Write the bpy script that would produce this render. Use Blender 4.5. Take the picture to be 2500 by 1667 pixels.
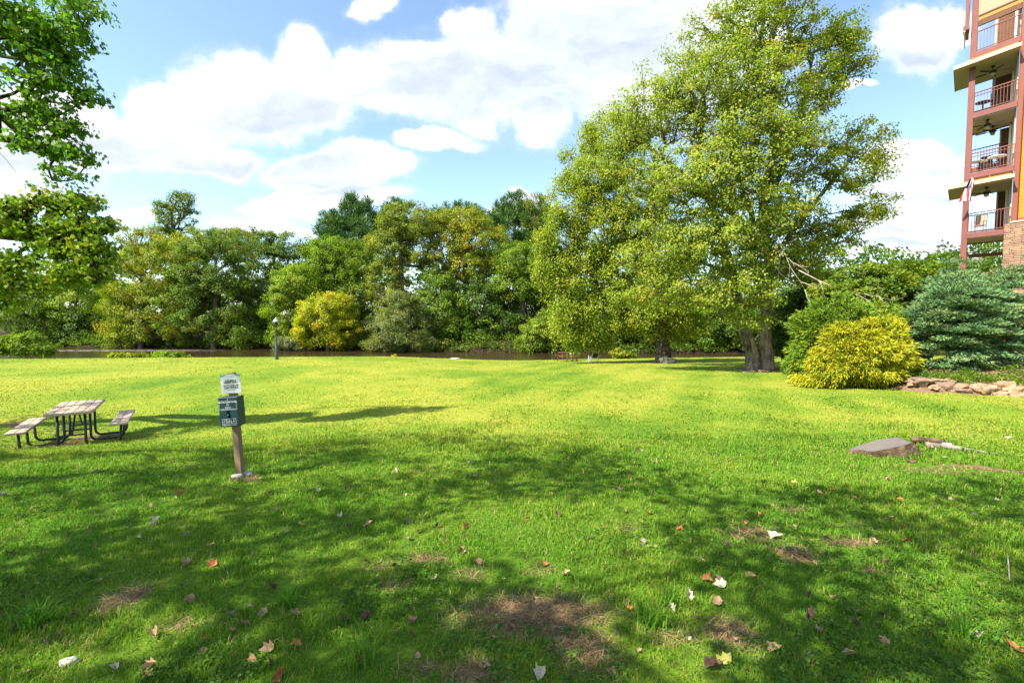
import bpy, math, random
import numpy as np
from mathutils import Vector, Matrix

for o in list(bpy.data.objects): bpy.data.objects.remove(o)
SC = bpy.context.scene
COL = SC.collection
RNG = np.random.default_rng(7)
random.seed(7)

# ------------------------------------------------------------------ camera
HC = 1.75                       # eye height above the ground under the camera
FPX = 1180.0                    # focal length in pixels of the 2500 px wide photograph
PITCH = math.radians(3.1)
cam = bpy.data.cameras.new('camera'); cam.lens = 36 * FPX / 2500; cam.sensor_width = 36
cam.clip_start = 0.05; cam.clip_end = 8000
cob = bpy.data.objects.new('camera', cam); COL.objects.link(cob)
cob.location = (0, 0, HC); cob.rotation_euler = (math.radians(90) - PITCH, 0, 0)
SC.camera = cob
cp_, sp_ = math.cos(PITCH), math.sin(PITCH)

def P(px, py, Y):               # the point of the place seen at a pixel of the photograph, Y metres ahead
    xc, yc = (px - 1250) / FPX, (833.5 - py) / FPX
    d = np.array([xc, cp_ + yc * sp_, -sp_ + yc * cp_])
    return d * (Y / d[1]) + np.array([0, 0, HC])

def project(q):
    q = np.asarray(q, float); x, y, z = q[..., 0], q[..., 1], q[..., 2] - HC
    f = y * cp_ - z * sp_; u = y * sp_ + z * cp_
    return 1250 + FPX * x / f, 833.5 - FPX * u / f, f

# ------------------------------------------------------------------ light
SUN_EL = math.radians(50); SUN_AZ = math.atan2(-0.86, -0.51)      # from the left and behind
S = np.array([math.sin(SUN_AZ) * math.cos(SUN_EL), math.cos(SUN_AZ) * math.cos(SUN_EL), math.sin(SUN_EL)])
sl = bpy.data.lights.new('sun', 'SUN'); sl.energy = 3.4; sl.angle = math.radians(0.5); sl.color = (1, 0.92, 0.76)
so = bpy.data.objects.new('sun', sl); COL.objects.link(so)
so.rotation_euler = Vector(S).to_track_quat('Z', 'Y').to_euler(); so.location = (-20, -20, 40)

SC.view_settings.view_transform = 'Standard'; SC.view_settings.look = 'None'
SC.view_settings.exposure = 1.95; SC.view_settings.gamma = 1
try: SC.view_settings.use_curve_mapping = False
except Exception: pass
SC.cycles.max_bounces = 7; SC.cycles.diffuse_bounces = 3; SC.cycles.glossy_bounces = 2
SC.cycles.transmission_bounces = 4; SC.cycles.transparent_max_bounces = 8

W = bpy.data.worlds.new('World'); SC.world = W; W.use_nodes = True
nt = W.node_tree; nt.nodes.clear()

class G:                        # small helper to write node trees as expressions
    def __init__(s, nt): s.nt = nt
    def n(s, t, **kw):
        nd = s.nt.nodes.new(t)
        for k, v in kw.items(): setattr(nd, k, v)
        return nd
    def put(s, sock, v):
        if isinstance(v, bpy.types.NodeSocket): s.nt.links.new(v, sock)
        else: sock.default_value = v
    def m(s, op, a, b=None, c=None, clamp=False):
        nd = s.n('ShaderNodeMath', operation=op); nd.use_clamp = clamp
        for i, v in enumerate((a, b, c)):
            if v is not None: s.put(nd.inputs[i], v)
        return nd.outputs[0]
    def v(s, op, a, b=None, c=None, out=0):
        nd = s.n('ShaderNodeVectorMath', operation=op)
        for i, x in enumerate((a, b, c)):
            if x is not None: s.put(nd.inputs[i], x)
        return nd.outputs[out]
    def step(s, x, lo, hi, a=0.0, b=1.0, smooth=True):
        nd = s.n('ShaderNodeMapRange'); nd.interpolation_type = 'SMOOTHSTEP' if smooth else 'LINEAR'
        s.put(nd.inputs[0], x); s.put(nd.inputs[1], lo); s.put(nd.inputs[2], hi); s.put(nd.inputs[3], a); s.put(nd.inputs[4], b)
        return nd.outputs[0]
    def noise(s, vec, scale, detail=4, rough=0.55, dist=0.0, out='Fac', dim='3D'):
        nd = s.n('ShaderNodeTexNoise', noise_dimensions=dim)
        if vec is not None: s.put(nd.inputs['Vector'], vec)
        nd.inputs['Scale'].default_value = scale; nd.inputs['Detail'].default_value = detail
        nd.inputs['Roughness'].default_value = rough; nd.inputs['Distortion'].default_value = dist
        return nd.outputs[out]
    def mix(s, f, a, b, blend='MIX'):
        nd = s.n('ShaderNodeMix', data_type='RGBA', blend_type=blend)
        s.put(nd.inputs[0], f)
        for i, x in ((6, a), (7, b)):
            s.put(nd.inputs[i], x if isinstance(x, bpy.types.NodeSocket) else (tuple(x) + (1,))[:4])
        return nd.outputs[2]
    def ramp(s, f, stops):
        nd = s.n('ShaderNodeValToRGB'); r = nd.color_ramp
        while len(r.elements) < len(stops): r.elements.new(0.5)
        for e, (p, c) in zip(r.elements, stops): e.position = p; e.color = tuple(c) + (1,)
        s.put(nd.inputs[0], f); return nd.outputs[0]

g = G(nt)
sky = g.n('ShaderNodeTexSky', sky_type='NISHITA'); sky.sun_disc = False
sky.sun_elevation = SUN_EL; sky.sun_rotation = SUN_AZ; sky.altitude = 300; sky.air_density = 1.0; sky.dust_density = 1.1; sky.ozone_density = 1.2
tc = g.n('ShaderNodeTexCoord')
sx = g.n('ShaderNodeSeparateXYZ'); nt.links.new(tc.outputs['Generated'], sx.inputs[0])
yy = g.m('MAXIMUM', g.m('ABSOLUTE', sx.outputs[1]), 0.12)
cu, cv = g.m('DIVIDE', sx.outputs[0], yy), g.m('DIVIDE', sx.outputs[2], yy)
cx = g.n('ShaderNodeCombineXYZ'); g.put(cx.inputs[0], cu); g.put(cx.inputs[1], cv)
UV = cx.outputs[0]
def uvof(px, py):
    p = P(px, py, 1.0) - np.array([0, 0, HC]); return p[0], p[2]
w1 = g.noise(UV, 2.3, 3, 0.5, out='Color')
w2 = g.noise(UV, 9.0, 5, 0.6, out='Color')
UVw = g.v('MULTIPLY_ADD', g.v('SUBTRACT', w1, (0.5, 0.5, 0.5)), (0.13, 0.10, 0), UV)
UVw = g.v('MULTIPLY_ADD', g.v('SUBTRACT', w2, (0.5, 0.5, 0.5)), (0.075, 0.075, 0), UVw)
def field(blobs, vec):
    acc = None
    for (px, py, rx, ry) in blobs:
        u, v = uvof(px, py); a, b = FPX / rx, FPX / ry
        q = g.v('MULTIPLY_ADD', vec, (a, b, 0), (-u * a, -v * b, 0))
        l = g.m('SUBTRACT', 1.0, g.v('LENGTH', q, out=1))
        if acc is None: acc = l
        else: acc = g.m('SMOOTH_MAX', acc, l, 0.18)
    return acc
CLOUDS = [(420, 320, 150, 95), (560, 235, 160, 95), (725, 160, 75, 85), (700, 260, 200, 95), (930, 205, 170, 85), (1020, 140, 100, 50), (380, 250, 90, 50),
          (1180, 190, 220, 130), (1420, 120, 260, 160), (1640, 140, 300, 200), (1140, 60, 70, 50), (880, 30, 45, 36), (925, 5, 45, 34), (300, 375, 170, 50), (520, 385, 150, 36),
          (760, 420, 130, 42), (900, 400, 110, 50), (690, 490, 110, 36), (850, 475, 150, 26), (620, 535, 90, 20), (1060, 340, 110, 22), (1170, 290, 60, 36), (1330, 300, 80, 62),
          (90, 330, 220, 130), (60, 480, 150, 50), (345, 535, 55, 20), (1150, 520, 150, 20), (1290, 480, 70, 22), (640, 560, 160, 14), (960, 545, 140, 12),
          (2240, 95, 110, 85), (2310, 60, 90, 50), (2215, 395, 125, 58), (2260, 475, 180, 40), (2230, 545, 200, 40), (2230, 605, 220, 22), (2090, 215, 50, 14),
          (-300, 150, 300, 140), (-700, 350, 400, 120), (2900, 300, 320, 150), (3400, 80, 400, 140), (400, -700, 500, 240), (1700, -900, 600, 260), (-800, -500, 500, 220)]
F = field(CLOUDS, UVw)
fb = g.noise(UV, 7.5, 9, 0.62)
F2 = g.m('ADD', F, g.m('MULTIPLY', g.m('SUBTRACT', fb, 0.5), 1.25))
alpha = g.step(F2, -0.12, 0.34)
alpha = g.m('MAXIMUM', alpha, g.m('MULTIPLY', g.step(g.m('ADD', F, g.m('MULTIPLY', g.m('SUBTRACT', fb, 0.5), 1.6)), -0.30, 0.5), 0.45))
GREY = [(800, 300, 230, 45), (1330, 190, 320, 80), (1240, 262, 220, 36), (1500, 110, 200, 110), (480, 400, 280, 30), (330, 360, 160, 40), (640, 330, 160, 24), (760, 455, 200, 16), (140, 400, 280, 60),
        (2260, 505, 220, 22), (2260, 580, 240, 20), (2260, 150, 110, 35), (1020, 245, 160, 30), (2240, 430, 120, 18)]
H1 = field(GREY, UVw)
H = g.m('ADD', g.m('MULTIPLY', g.m('MINIMUM', H1, 0.45), 0.75), g.m('MULTIPLY', g.m('SUBTRACT', g.noise(g.v('MULTIPLY', UVw, (0.8, 2.0, 1)), 4.2, 6, 0.55), 0.5), 2.6))
grey = g.m('MULTIPLY', g.step(H, -0.95, 0.55), g.step(F2, 0.0, 0.4))
ccol = g.mix(grey, (1.0, 1.0, 1.0), (0.60, 0.66, 0.74))
det = g.noise(g.v('MULTIPLY', UVw, (1.0, 1.5, 1)), 6.0, 8, 0.6)
ccol = g.mix(0.6, ccol, g.mix(g.step(det, 0.32, 0.62), (0.62, 0.68, 0.77), (1, 1, 1)), 'MULTIPLY')
bg1 = g.n('ShaderNodeBackground'); bg2 = g.n('ShaderNodeBackground'); SKY_BG, CLOUD_BG = bg1, bg2
nt.links.new(g.mix(1.0, sky.outputs[0], (0.97, 1.0, 0.97), 'MULTIPLY'), bg1.inputs[0]); bg1.inputs[1].default_value = 0.086
nt.links.new(ccol, bg2.inputs[0]); bg2.inputs[1].default_value = 0.39
ms = g.n('ShaderNodeMixShader'); g.put(ms.inputs[0], alpha); nt.links.new(bg1.outputs[0], ms.inputs[1]); nt.links.new(bg2.outputs[0], ms.inputs[2])
wo = g.n('ShaderNodeOutputWorld'); nt.links.new(ms.outputs[0], wo.inputs[0])

# ------------------------------------------------------------------ objects, labels, meshes
def tag(o, label=None, cat=None, group=None, kind=None):
    if label: o['label'] = label
    if cat: o['category'] = cat
    if group: o['group'] = group
    if kind: o['kind'] = kind
    return o
def empty(name, loc, rz=0.0, label=None, cat=None, group=None):
    o = bpy.data.objects.new(name, None); COL.objects.link(o); o.empty_display_size = 0.2
    o.location = tuple(float(v) for v in loc); o.rotation_euler = (0, 0, rz)
    return tag(o, label, cat, group)
def npmesh(name, V, faces, mats, col=None, smooth=False, matidx=None, parent=None, ptattr=None):
    """V: n x 3; faces: list of integer arrays (m x k), any k; col: per-face rgb for attribute 'col'"""
    V = np.asarray(V, np.float32)
    me = bpy.data.meshes.new(name)
    faces = [np.asarray(f, np.int32) for f in faces if len(f)]
    tot = np.concatenate([np.full(len(f), f.shape[1], np.int32) for f in faces])
    idx = np.concatenate([f.ravel() for f in faces])
    st = np.concatenate([[0], np.cumsum(tot)[:-1]]).astype(np.int32)
    me.vertices.add(len(V)); me.vertices.foreach_set('co', V.ravel())
    me.loops.add(len(idx)); me.loops.foreach_set('vertex_index', idx)
    me.polygons.add(len(tot)); me.polygons.foreach_set('loop_start', st); me.polygons.foreach_set('loop_total', tot)
    if smooth: me.polygons.foreach_set('use_smooth', np.ones(len(tot), bool))
    for m in (mats if isinstance(mats, (list, tuple)) else [mats]): me.materials.append(m)
    if matidx is not None: me.polygons.foreach_set('material_index', np.asarray(matidx, np.int32))
    me.update(calc_edges=True)
    if col is not None:
        a = me.attributes.new('col', 'FLOAT_COLOR', 'FACE')
        c4 = np.ones((len(tot), 4), np.float32); c4[:, :3] = col; a.data.foreach_set('color', c4.ravel())
    if ptattr:
        for k, v in ptattr.items():
            a = me.attributes.new(k, 'FLOAT', 'POINT'); a.data.foreach_set('value', np.asarray(v, np.float32))
    o = bpy.data.objects.new(name, me); COL.objects.link(o)
    if parent: o.parent = parent
    return o

class MB:                       # collects boxes, tubes and lathes, then links them as one mesh
    def __init__(s): s.V = []; s.F = []; s.n = 0
    def add(s, V, F):
        V = np.asarray(V, float).reshape(-1, 3)
        for f in F: s.F.append([i + s.n for i in f])
        s.V.append(V); s.n += len(V); return s
    def box(s, c, d, M=None, bev=0.0):
        c, d = np.array(c, float), np.array(d, float) / 2
        if bev > 0:
            b = min(bev, d.min() * 0.45); V = []
            for sx_ in (-1, 1):
                for sy_ in (-1, 1):
                    for sz_ in (-1, 1):
                        q = np.array([sx_, sy_, sz_], float)
                        for k in range(3):
                            t = d - b; t[k] = d[k]; V.append(q * t)
            V = np.array(V); idx = lambda a, b_, c_, k: ((a * 2 + b_) * 2 + c_) * 3 + k
            F = []
            for k in range(3):
                i, j = [(1, 2), (2, 0), (0, 1)][k]
                for sgn in (0, 1):
                    q = []
                    for (a, b_) in ((0, 0), (1, 0), (1, 1), (0, 1)):
                        t = [0, 0, 0]; t[k] = sgn; t[i] = a; t[j] = b_; q.append(idx(*t, k))
                    F.append(q if sgn else q[::-1])
            for k in range(3):
                i, j = [(1, 2), (2, 0), (0, 1)][k]
                for a in (0, 1):
                    for b_ in (0, 1):
                        t0 = [0, 0, 0]; t0[i] = a; t0[j] = b_; t1 = list(t0); t1[k] = 1
                        q = [idx(*t0, i), idx(*t1, i), idx(*t1, j), idx(*t0, j)]
                        F.append(q if (a == b_) else q[::-1])
            for a in (0, 1):
                for b_ in (0, 1):
                    for c_ in (0, 1):
                        q = [idx(a, b_, c_, k) for k in range(3)]
                        F.append(q if (a + b_ + c_) % 2 else q[::-1])
        else:
            V = np.array([[x, y, z] for x in (-1, 1) for y in (-1, 1) for z in (-1, 1)], float) * d
            F = [[0, 1, 3, 2], [4, 6, 7, 5], [0, 4, 5, 1], [2, 3, 7, 6], [0, 2, 6, 4], [1, 5, 7, 3]]
        if M is not None: V = V @ np.array(M, float)[:3, :3].T
        return s.add(V + c, F)
    def tube(s, pts, r, k=8, caps=True):
        pts = [np.array(p, float) for p in pts]; n = len(pts)
        r = [r] * n if np.isscalar(r) else r
        V = []; prev = None
        for i in range(n):
            t = pts[min(i + 1, n - 1)] - pts[max(i - 1, 0)]; t = t / (np.linalg.norm(t) + 1e-9)
            if prev is None:
                a = np.array([0, 0, 1.0]) if abs(t[2]) < 0.9 else np.array([1.0, 0, 0])
                u = np.cross(a, t)
            else: u = prev - t * np.dot(prev, t)
            u /= np.linalg.norm(u) + 1e-9; w = np.cross(t, u); prev = u
            for j in range(k):
                an = 2 * math.pi * j / k; V.append(pts[i] + r[i] * (math.cos(an) * u + math.sin(an) * w))
        F = [[i * k + j, i * k + (j + 1) % k, (i + 1) * k + (j + 1) % k, (i + 1) * k + j] for i in range(n - 1) for j in range(k)]
        if caps: F += [list(range(k))[::-1], [(n - 1) * k + j for j in range(k)]]
        return s.add(V, F)
    def lathe(s, prof, c=(0, 0, 0), k=16):
        V = [[c[0] + r * math.cos(2 * math.pi * j / k), c[1] + r * math.sin(2 * math.pi * j / k), c[2] + z] for r, z in prof for j in range(k)]
        n = len(prof)
        F = [[i * k + j, i * k + (j + 1) % k, (i + 1) * k + (j + 1) % k, (i + 1) * k + j] for i in range(n - 1) for j in range(k)]
        if prof[0][0] > 1e-4: F.append(list(range(k))[::-1])
        if prof[-1][0] > 1e-4: F.append([(n - 1) * k + j for j in range(k)])
        return s.add(V, F)
    def rock(s, c, d, seed, rot=0.0, sub=3, amp=0.22, flat=0.0):
        import bmesh
        from mathutils import noise
        bm = bmesh.new(); bmesh.ops.create_icosphere(bm, subdivisions=sub, radius=1.0)
        off = Vector((seed * 3.7, seed * 1.3, seed * 7.1)); cr, sr = math.cos(rot), math.sin(rot); V = []
        for v in bm.verts:
            n = v.co.normalized()
            q = Vector([math.copysign(abs(x) ** 0.72, x) for x in n])
            f = 1 + amp * noise.noise(n * 1.3 + off) * 1.6 + amp * 0.5 * noise.noise(n * 3.1 + off) + amp * 0.22 * noise.noise(n * 8 + off)
            q = q * f * 0.85
            p = Vector((q.x * d[0] / 2, q.y * d[1] / 2, q.z * d[2] / 2))
            V.append([c[0] + p.x * cr - p.y * sr, c[1] + p.x * sr + p.y * cr, c[2] + p.z])
        F = [[l.vert.index for l in f.loops] for f in bm.faces]; bm.free()
        return s.add(V, F)
    def build(s, name, mat, parent=None, smooth=False, auto=None):
        me = bpy.data.meshes.new(name); me.from_pydata(np.concatenate(s.V).tolist(), [], s.F); me.materials.append(mat)
        if smooth: me.polygons.foreach_set('use_smooth', np.ones(len(me.polygons), bool))
        me.update()
        if smooth and auto: me.set_sharp_from_angle(angle=math.radians(auto))
        o = bpy.data.objects.new(name, me); COL.objects.link(o)
        if parent: o.parent = parent
        return o

# ------------------------------------------------------------------ materials
def mat(name):
    m = bpy.data.materials.new(name); m.use_nodes = True; m.node_tree.nodes.clear(); return m, G(m.node_tree)
def finish(m, g, shader, disp=None):
    o = g.n('ShaderNodeOutputMaterial'); g.nt.links.new(shader, o.inputs[0]); return m
def bsdf(g, col, rough=0.6, spec=0.4, metal=0.0, bump=None, bstr=0.3, bdist=0.02):
    b = g.n('ShaderNodeBsdfPrincipled')
    g.put(b.inputs['Base Color'], col if isinstance(col, bpy.types.NodeSocket) else (tuple(col) + (1,))[:4])
    g.put(b.inputs['Roughness'], rough); g.put(b.inputs['Specular IOR Level'], spec); g.put(b.inputs['Metallic'], metal)
    if bump is not None:
        bp = g.n('ShaderNodeBump'); bp.inputs['Strength'].default_value = bstr; bp.inputs['Distance'].default_value = bdist
        g.put(bp.inputs['Height'], bump); g.nt.links.new(bp.outputs[0], b.inputs['Normal'])
    return b.outputs[0]
def objco(g): return g.n('ShaderNodeTexCoord').outputs['Object']
def paint(name, col, rough=0.5, spec=0.4, metal=0.0, var=0.12, scale=6.0, bstr=0.08):
    m, g = mat(name); co = objco(g); n = g.noise(co, scale, 5, 0.6); n2 = g.noise(co, scale * 9, 3, 0.6)
    c = np.array(col); f = g.m('ADD', g.m('MULTIPLY', n, 0.7), g.m('MULTIPLY', n2, 0.3))
    cc = g.mix(g.step(f, 0.3, 0.7), c * (1 - var), c * (1 + var))
    return finish(m, g, bsdf(g, cc, g.step(n, 0.3, 0.7, rough * 0.85, min(1, rough * 1.15)), spec, metal, n2, bstr, 0.004))
def leafmat(name, trans=0.30, rough=0.55, spec=0.25):
    m, g = mat(name); a = g.n('ShaderNodeAttribute', attribute_name='col')
    geo = g.n('ShaderNodeNewGeometry')
    s1 = bsdf(g, a.outputs['Color'], rough, spec)
    t = g.n('ShaderNodeBsdfTranslucent'); g.put(t.inputs[0], g.mix(1.0, a.outputs['Color'], (1.15, 1.30, 0.50), 'MULTIPLY'))
    x = g.n('ShaderNodeMixShader'); x.inputs[0].default_value = trans
    g.nt.links.new(s1, x.inputs[1]); g.nt.links.new(t.outputs[0], x.inputs[2])
    return finish(m, g, x.outputs[0])
def barkmat(name, c0, c1, scale=9.0):
    m, g = mat(name); co = objco(g)
    st = g.v('MULTIPLY', co, (1.0, 1.0, 0.22))
    n = g.noise(st, scale, 6, 0.65, 0.4); n2 = g.noise(co, scale * 0.35, 3, 0.5)
    c = g.mix(g.step(n, 0.36, 0.62), c0, c1); c = g.mix(g.step(n2, 0.45, 0.7), c, tuple(np.array(c1) * 1.25))
    return finish(m, g, bsdf(g, c, 0.9, 0.15, 0, n, 0.9, 0.04))
M_LEAF = leafmat('leaf', 0.40); M_NEEDLE = leafmat('needle', 0.12, 0.6, 0.2); M_GRASS = leafmat('grass_blade', 0.36, 0.6, 0.12); M_DRY = leafmat('dry_leaf', 0.18, 0.7, 0.15)
M_BARK = barkmat('bark', (0.045, 0.036, 0.027), (0.17, 0.14, 0.105)); M_BARKP = barkmat('pale_bark', (0.095, 0.075, 0.058), (0.30, 0.245, 0.19), 7)
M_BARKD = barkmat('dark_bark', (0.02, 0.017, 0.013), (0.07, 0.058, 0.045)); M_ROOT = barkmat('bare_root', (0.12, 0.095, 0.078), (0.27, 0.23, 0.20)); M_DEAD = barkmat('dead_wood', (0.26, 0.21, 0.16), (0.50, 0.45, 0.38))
M_BLACK = paint('black_tube', (0.012, 0.013, 0.015), 0.42, 0.5, 0, 0.25)
M_DARKMETAL = paint('dark_bronze', (0.02, 0.018, 0.016), 0.45, 0.4)
M_IRON = paint('lamp_iron', (0.055, 0.062, 0.075), 0.35, 0.5, 0.2, 0.2)
M_WHITE = paint('white_paint', (0.78, 0.78, 0.76), 0.5, 0.4, 0, 0.04)
M_GREENBOX = paint('green_enamel', (0.006, 0.034, 0.046), 0.4, 0.5, 0, 0.15)
M_RUST = paint('russet_paint', (0.185, 0.070, 0.062), 0.6, 0.35, 0, 0.10, 2.0)
M_RUST2 = paint('bright_russet_paint', (0.21, 0.068, 0.048), 0.6, 0.35, 0, 0.10, 2.0)
M_CEIL = paint('tan_soffit', (0.46, 0.38, 0.28), 0.7, 0.3, 0, 0.05, 1.5)
M_FASCIA = paint('peach_fascia', (0.60, 0.44, 0.29), 0.55, 0.4, 0, 0.06, 2.0)
M_ORANGE = paint('orange_board', (0.50, 0.22, 0.075), 0.6, 0.3, 0, 0.12, 3.0)
M_TAN = paint('tan_sling', (0.40, 0.33, 0.26), 0.8, 0.2, 0, 0.08)
M_BROWN = paint('brown_wood', (0.13, 0.062, 0.038), 0.75, 0.25, 0, 0.3, 10)
M_RED = paint('red_cloth', (0.52, 0.02, 0.035), 0.8, 0.2, 0, 0.08); M_BLUE = paint('navy_cloth', (0.02, 0.03, 0.12), 0.8, 0.2, 0, 0.08)
M_INK = paint('black_ink', (0.02, 0.02, 0.022), 0.6, 0.3); M_PRINT = paint('white_ink', (0.72, 0.74, 0.74), 0.6, 0.3, 0, 0.03)
M_TEAL = paint('teal_ink', (0.10, 0.20, 0.20), 0.6, 0.3, 0, 0.5, 60); M_HOLE_SHADE = paint('painted_hole_shade', (0.004, 0.004, 0.005), 0.8, 0.1)
M_STEEL = paint('galvanised', (0.48, 0.50, 0.52), 0.4, 0.5, 0.6, 0.1)
def signmat():
    m, g = mat('weathered_sign_face'); co = objco(g); n = g.noise(co, 14, 6, 0.7)
    c = g.mix(g.step(n, 0.35, 0.7), (0.50, 0.53, 0.52), (0.32, 0.37, 0.37))
    return finish(m, g, bsdf(g, c, 0.5, 0.4))
M_SIGN = signmat()
def woodmat(name, c0, c1, axis=0, scale=8):
    m, g = mat(name); co = objco(g); sc = [14, 14, 14]; sc[axis] = 0.22
    n = g.noise(g.v('MULTIPLY', co, tuple(sc)), scale * 0.5, 5, 0.6, 0.1); n2 = g.noise(co, 1.7, 3, 0.5)
    c = g.mix(g.step(n, 0.0, 1.0, 0.32, 0.68, smooth=False), c0, c1); c = g.mix(g.m('MULTIPLY', g.step(n2, 0.3, 0.8), 0.4), c, tuple(np.array(c0) * 0.75))
    return finish(m, g, bsdf(g, c, 0.75, 0.25, 0, n2, 0.15, 0.004))
M_PLANK = woodmat('weathered_plank', (0.36, 0.26, 0.19), (0.56, 0.43, 0.33), 1)
M_POST = woodmat('weathered_post', (0.15, 0.10, 0.058), (0.30, 0.215, 0.135), 2)
M_STUMPTOP = woodmat('grey_cut_wood', (0.05, 0.042, 0.038), (0.215, 0.192, 0.178), 0, 5)
def rockmat(name, c0, c1, c2):
    m, g = mat(name); co = objco(g); n = g.noise(co, 4.0, 7, 0.65, 0.3); n2 = g.noise(co, 17, 5, 0.6)
    c = g.ramp(g.m('ADD', g.m('MULTIPLY', n, 0.7), g.m('MULTIPLY', n2, 0.3)), [(0.3, c0), (0.5, c1), (0.68, c2)])
    return finish(m, g, bsdf(g, c, 0.88, 0.2, 0, n2, 0.6, 0.03))
M_ROCKTAN = rockmat('tan_sandstone', (0.17, 0.10, 0.055), (0.30, 0.20, 0.125), (0.40, 0.29, 0.195))
M_ROCKBRN = rockmat('brown_sandstone', (0.11, 0.07, 0.05), (0.20, 0.135, 0.10), (0.30, 0.22, 0.17))
M_ROCKGREY = rockmat('grey_mossy_rock', (0.03, 0.04, 0.026), (0.075, 0.09, 0.065), (0.20, 0.215, 0.185))
M_ROCKPALE = rockmat('pale_concrete', (0.22, 0.20, 0.18), (0.36, 0.335, 0.30), (0.48, 0.45, 0.41))
M_ROTTEN = rockmat('rotten_wood', (0.018, 0.011, 0.007), (0.11, 0.068, 0.042), (0.27, 0.19, 0.125))
def glassmat():
    m, g = mat('clear_glass'); b = g.n('ShaderNodeBsdfGlossy'); b.inputs['Roughness'].default_value = 0.05; b.inputs[0].default_value = (0.9, 0.9, 0.9, 1)
    t = g.n('ShaderNodeBsdfTransparent'); t.inputs[0].default_value = (0.80, 0.82, 0.80, 1)
    fr = g.n('ShaderNodeFresnel'); fr.inputs[0].default_value = 1.5
    x = g.n('ShaderNodeMixShader'); g.put(x.inputs[0], g.m('ADD', fr.outputs[0], 0.05)); g.nt.links.new(t.outputs[0], x.inputs[1]); g.nt.links.new(b.outputs[0], x.inputs[2])
    return finish(m, g, x.outputs[0])
M_GLASS = glassmat()
def darkglass():
    m, g = mat('window_glass'); return finish(m, g, bsdf(g, (0.06, 0.07, 0.08), 0.06, 0.9))
M_PANE = darkglass()
def stonemat():
    m, g = mat('ledge_stone'); co = objco(g)
    b = g.n('ShaderNodeTexBrick'); b.offset = 0.37; b.squash = 1.6; b.squash_frequency = 3
    cm = g.n('ShaderNodeSeparateXYZ'); g.nt.links.new(co, cm.inputs[0]); q = g.n('ShaderNodeCombineXYZ')
    wob = g.m('MULTIPLY', g.m('SUBTRACT', g.noise(co, 2.2, 3, 0.5), 0.5), 0.10)
    g.put(q.inputs[0], cm.outputs[0]); g.put(q.inputs[1], g.m('ADD', cm.outputs[2], wob)); g.nt.links.new(q.outputs[0], b.inputs['Vector'])
    b.inputs['Scale'].default_value = 1.0; b.inputs['Mortar Size'].default_value = 0.012; b.inputs['Brick Width'].default_value = 0.42; b.inputs['Row Height'].default_value = 0.085
    b.inputs['Color1'].default_value = (0.42, 0.27, 0.18, 1); b.inputs['Color2'].default_value = (0.24, 0.16, 0.13, 1); b.inputs['Mortar'].default_value = (0.05, 0.035, 0.03, 1)
    n = g.noise(co, 5, 5, 0.6); c = g.mix(0.6, b.outputs['Color'], g.mix(g.step(n, .3, .7), (0.6, 0.55, 0.55), (1.3, 1.2, 1.1)), 'MULTIPLY')
    return finish(m, g, bsdf(g, c, 0.9, 0.2, 0, g.m('SUBTRACT', g.m('MULTIPLY', n, 0.5), b.outputs['Fac']), 0.8, 0.05))
M_STONE = stonemat()
def watermat():
    m, g = mat('river_water'); co = g.n('ShaderNodeTexCoord').outputs['Object']
    n = g.noise(g.v('MULTIPLY', co, (0.5, 1.6, 1)), 1.1, 5, 0.55); n2 = g.noise(g.v('MULTIPLY', co, (0.35, 2.5, 1)), 2.8, 4, 0.6)
    sp = g.n('ShaderNodeSeparateXYZ'); g.nt.links.new(co, sp.inputs[0])
    ff = g.m('MULTIPLY', g.m('MULTIPLY', g.step(sp.outputs[0], -36, -44), g.step(g.m('ABSOLUTE', g.m('SUBTRACT', sp.outputs[1], g.m('ADD', 61.5, g.m('MULTIPLY', n, 3)))), 2.4, 0.2)), g.step(n2, 0.47, 0.60))
    c = g.mix(g.step(n, 0.3, 0.7), (0.024, 0.016, 0.007), (0.050, 0.034, 0.016)); c = g.mix(g.m('MULTIPLY', ff, 0.6), c, (0.5, 0.48, 0.46))
    return finish(m, g, bsdf(g, c, g.m('ADD', 0.10, g.m('MULTIPLY', ff, 0.5)), 0.5, 0, g.m('ADD', n, g.m('MULTIPLY', n2, 0.7)), 0.35, 0.10))
M_WATER = watermat()

# ------------------------------------------------------------------ terrain
def sm(x, a, b):
    t = np.clip((np.asarray(x, float) - a) / (b - a), 0, 1); return t * t * (3 - 2 * t)
_fy = np.linspace(-60, 140, 2001)
_fh = np.interp(_fy, [-60, -5, 0, 3, 5.7, 7, 10, 15.5, 18.5, 26, 33, 38, 42, 60, 140], [1.70, 1.72, 1.75, 1.78, 1.88, 2.02, 2.34, 2.50, 2.64, 2.92, 3.22, 3.50, 3.76, 4.0, 4.0])
_k = np.exp(-0.5 * (np.arange(-25, 26) / 9.0) ** 2); _k /= _k.sum()
_fh = np.convolve(np.pad(_fh, 25, mode='edge'), _k, mode='valid')
def edgeY(x): return np.interp(x, [-200, -60, -33, -17, 0, 6, 25, 60, 200], [24, 28, 31, 34, 39, 42, 44.5, 46, 48])
def farY(x): return np.interp(x, [-300, -120, -63, -33, -6, 6, 60, 300], [90, 80, 70, 66, 60.5, 59, 57, 57])
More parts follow.
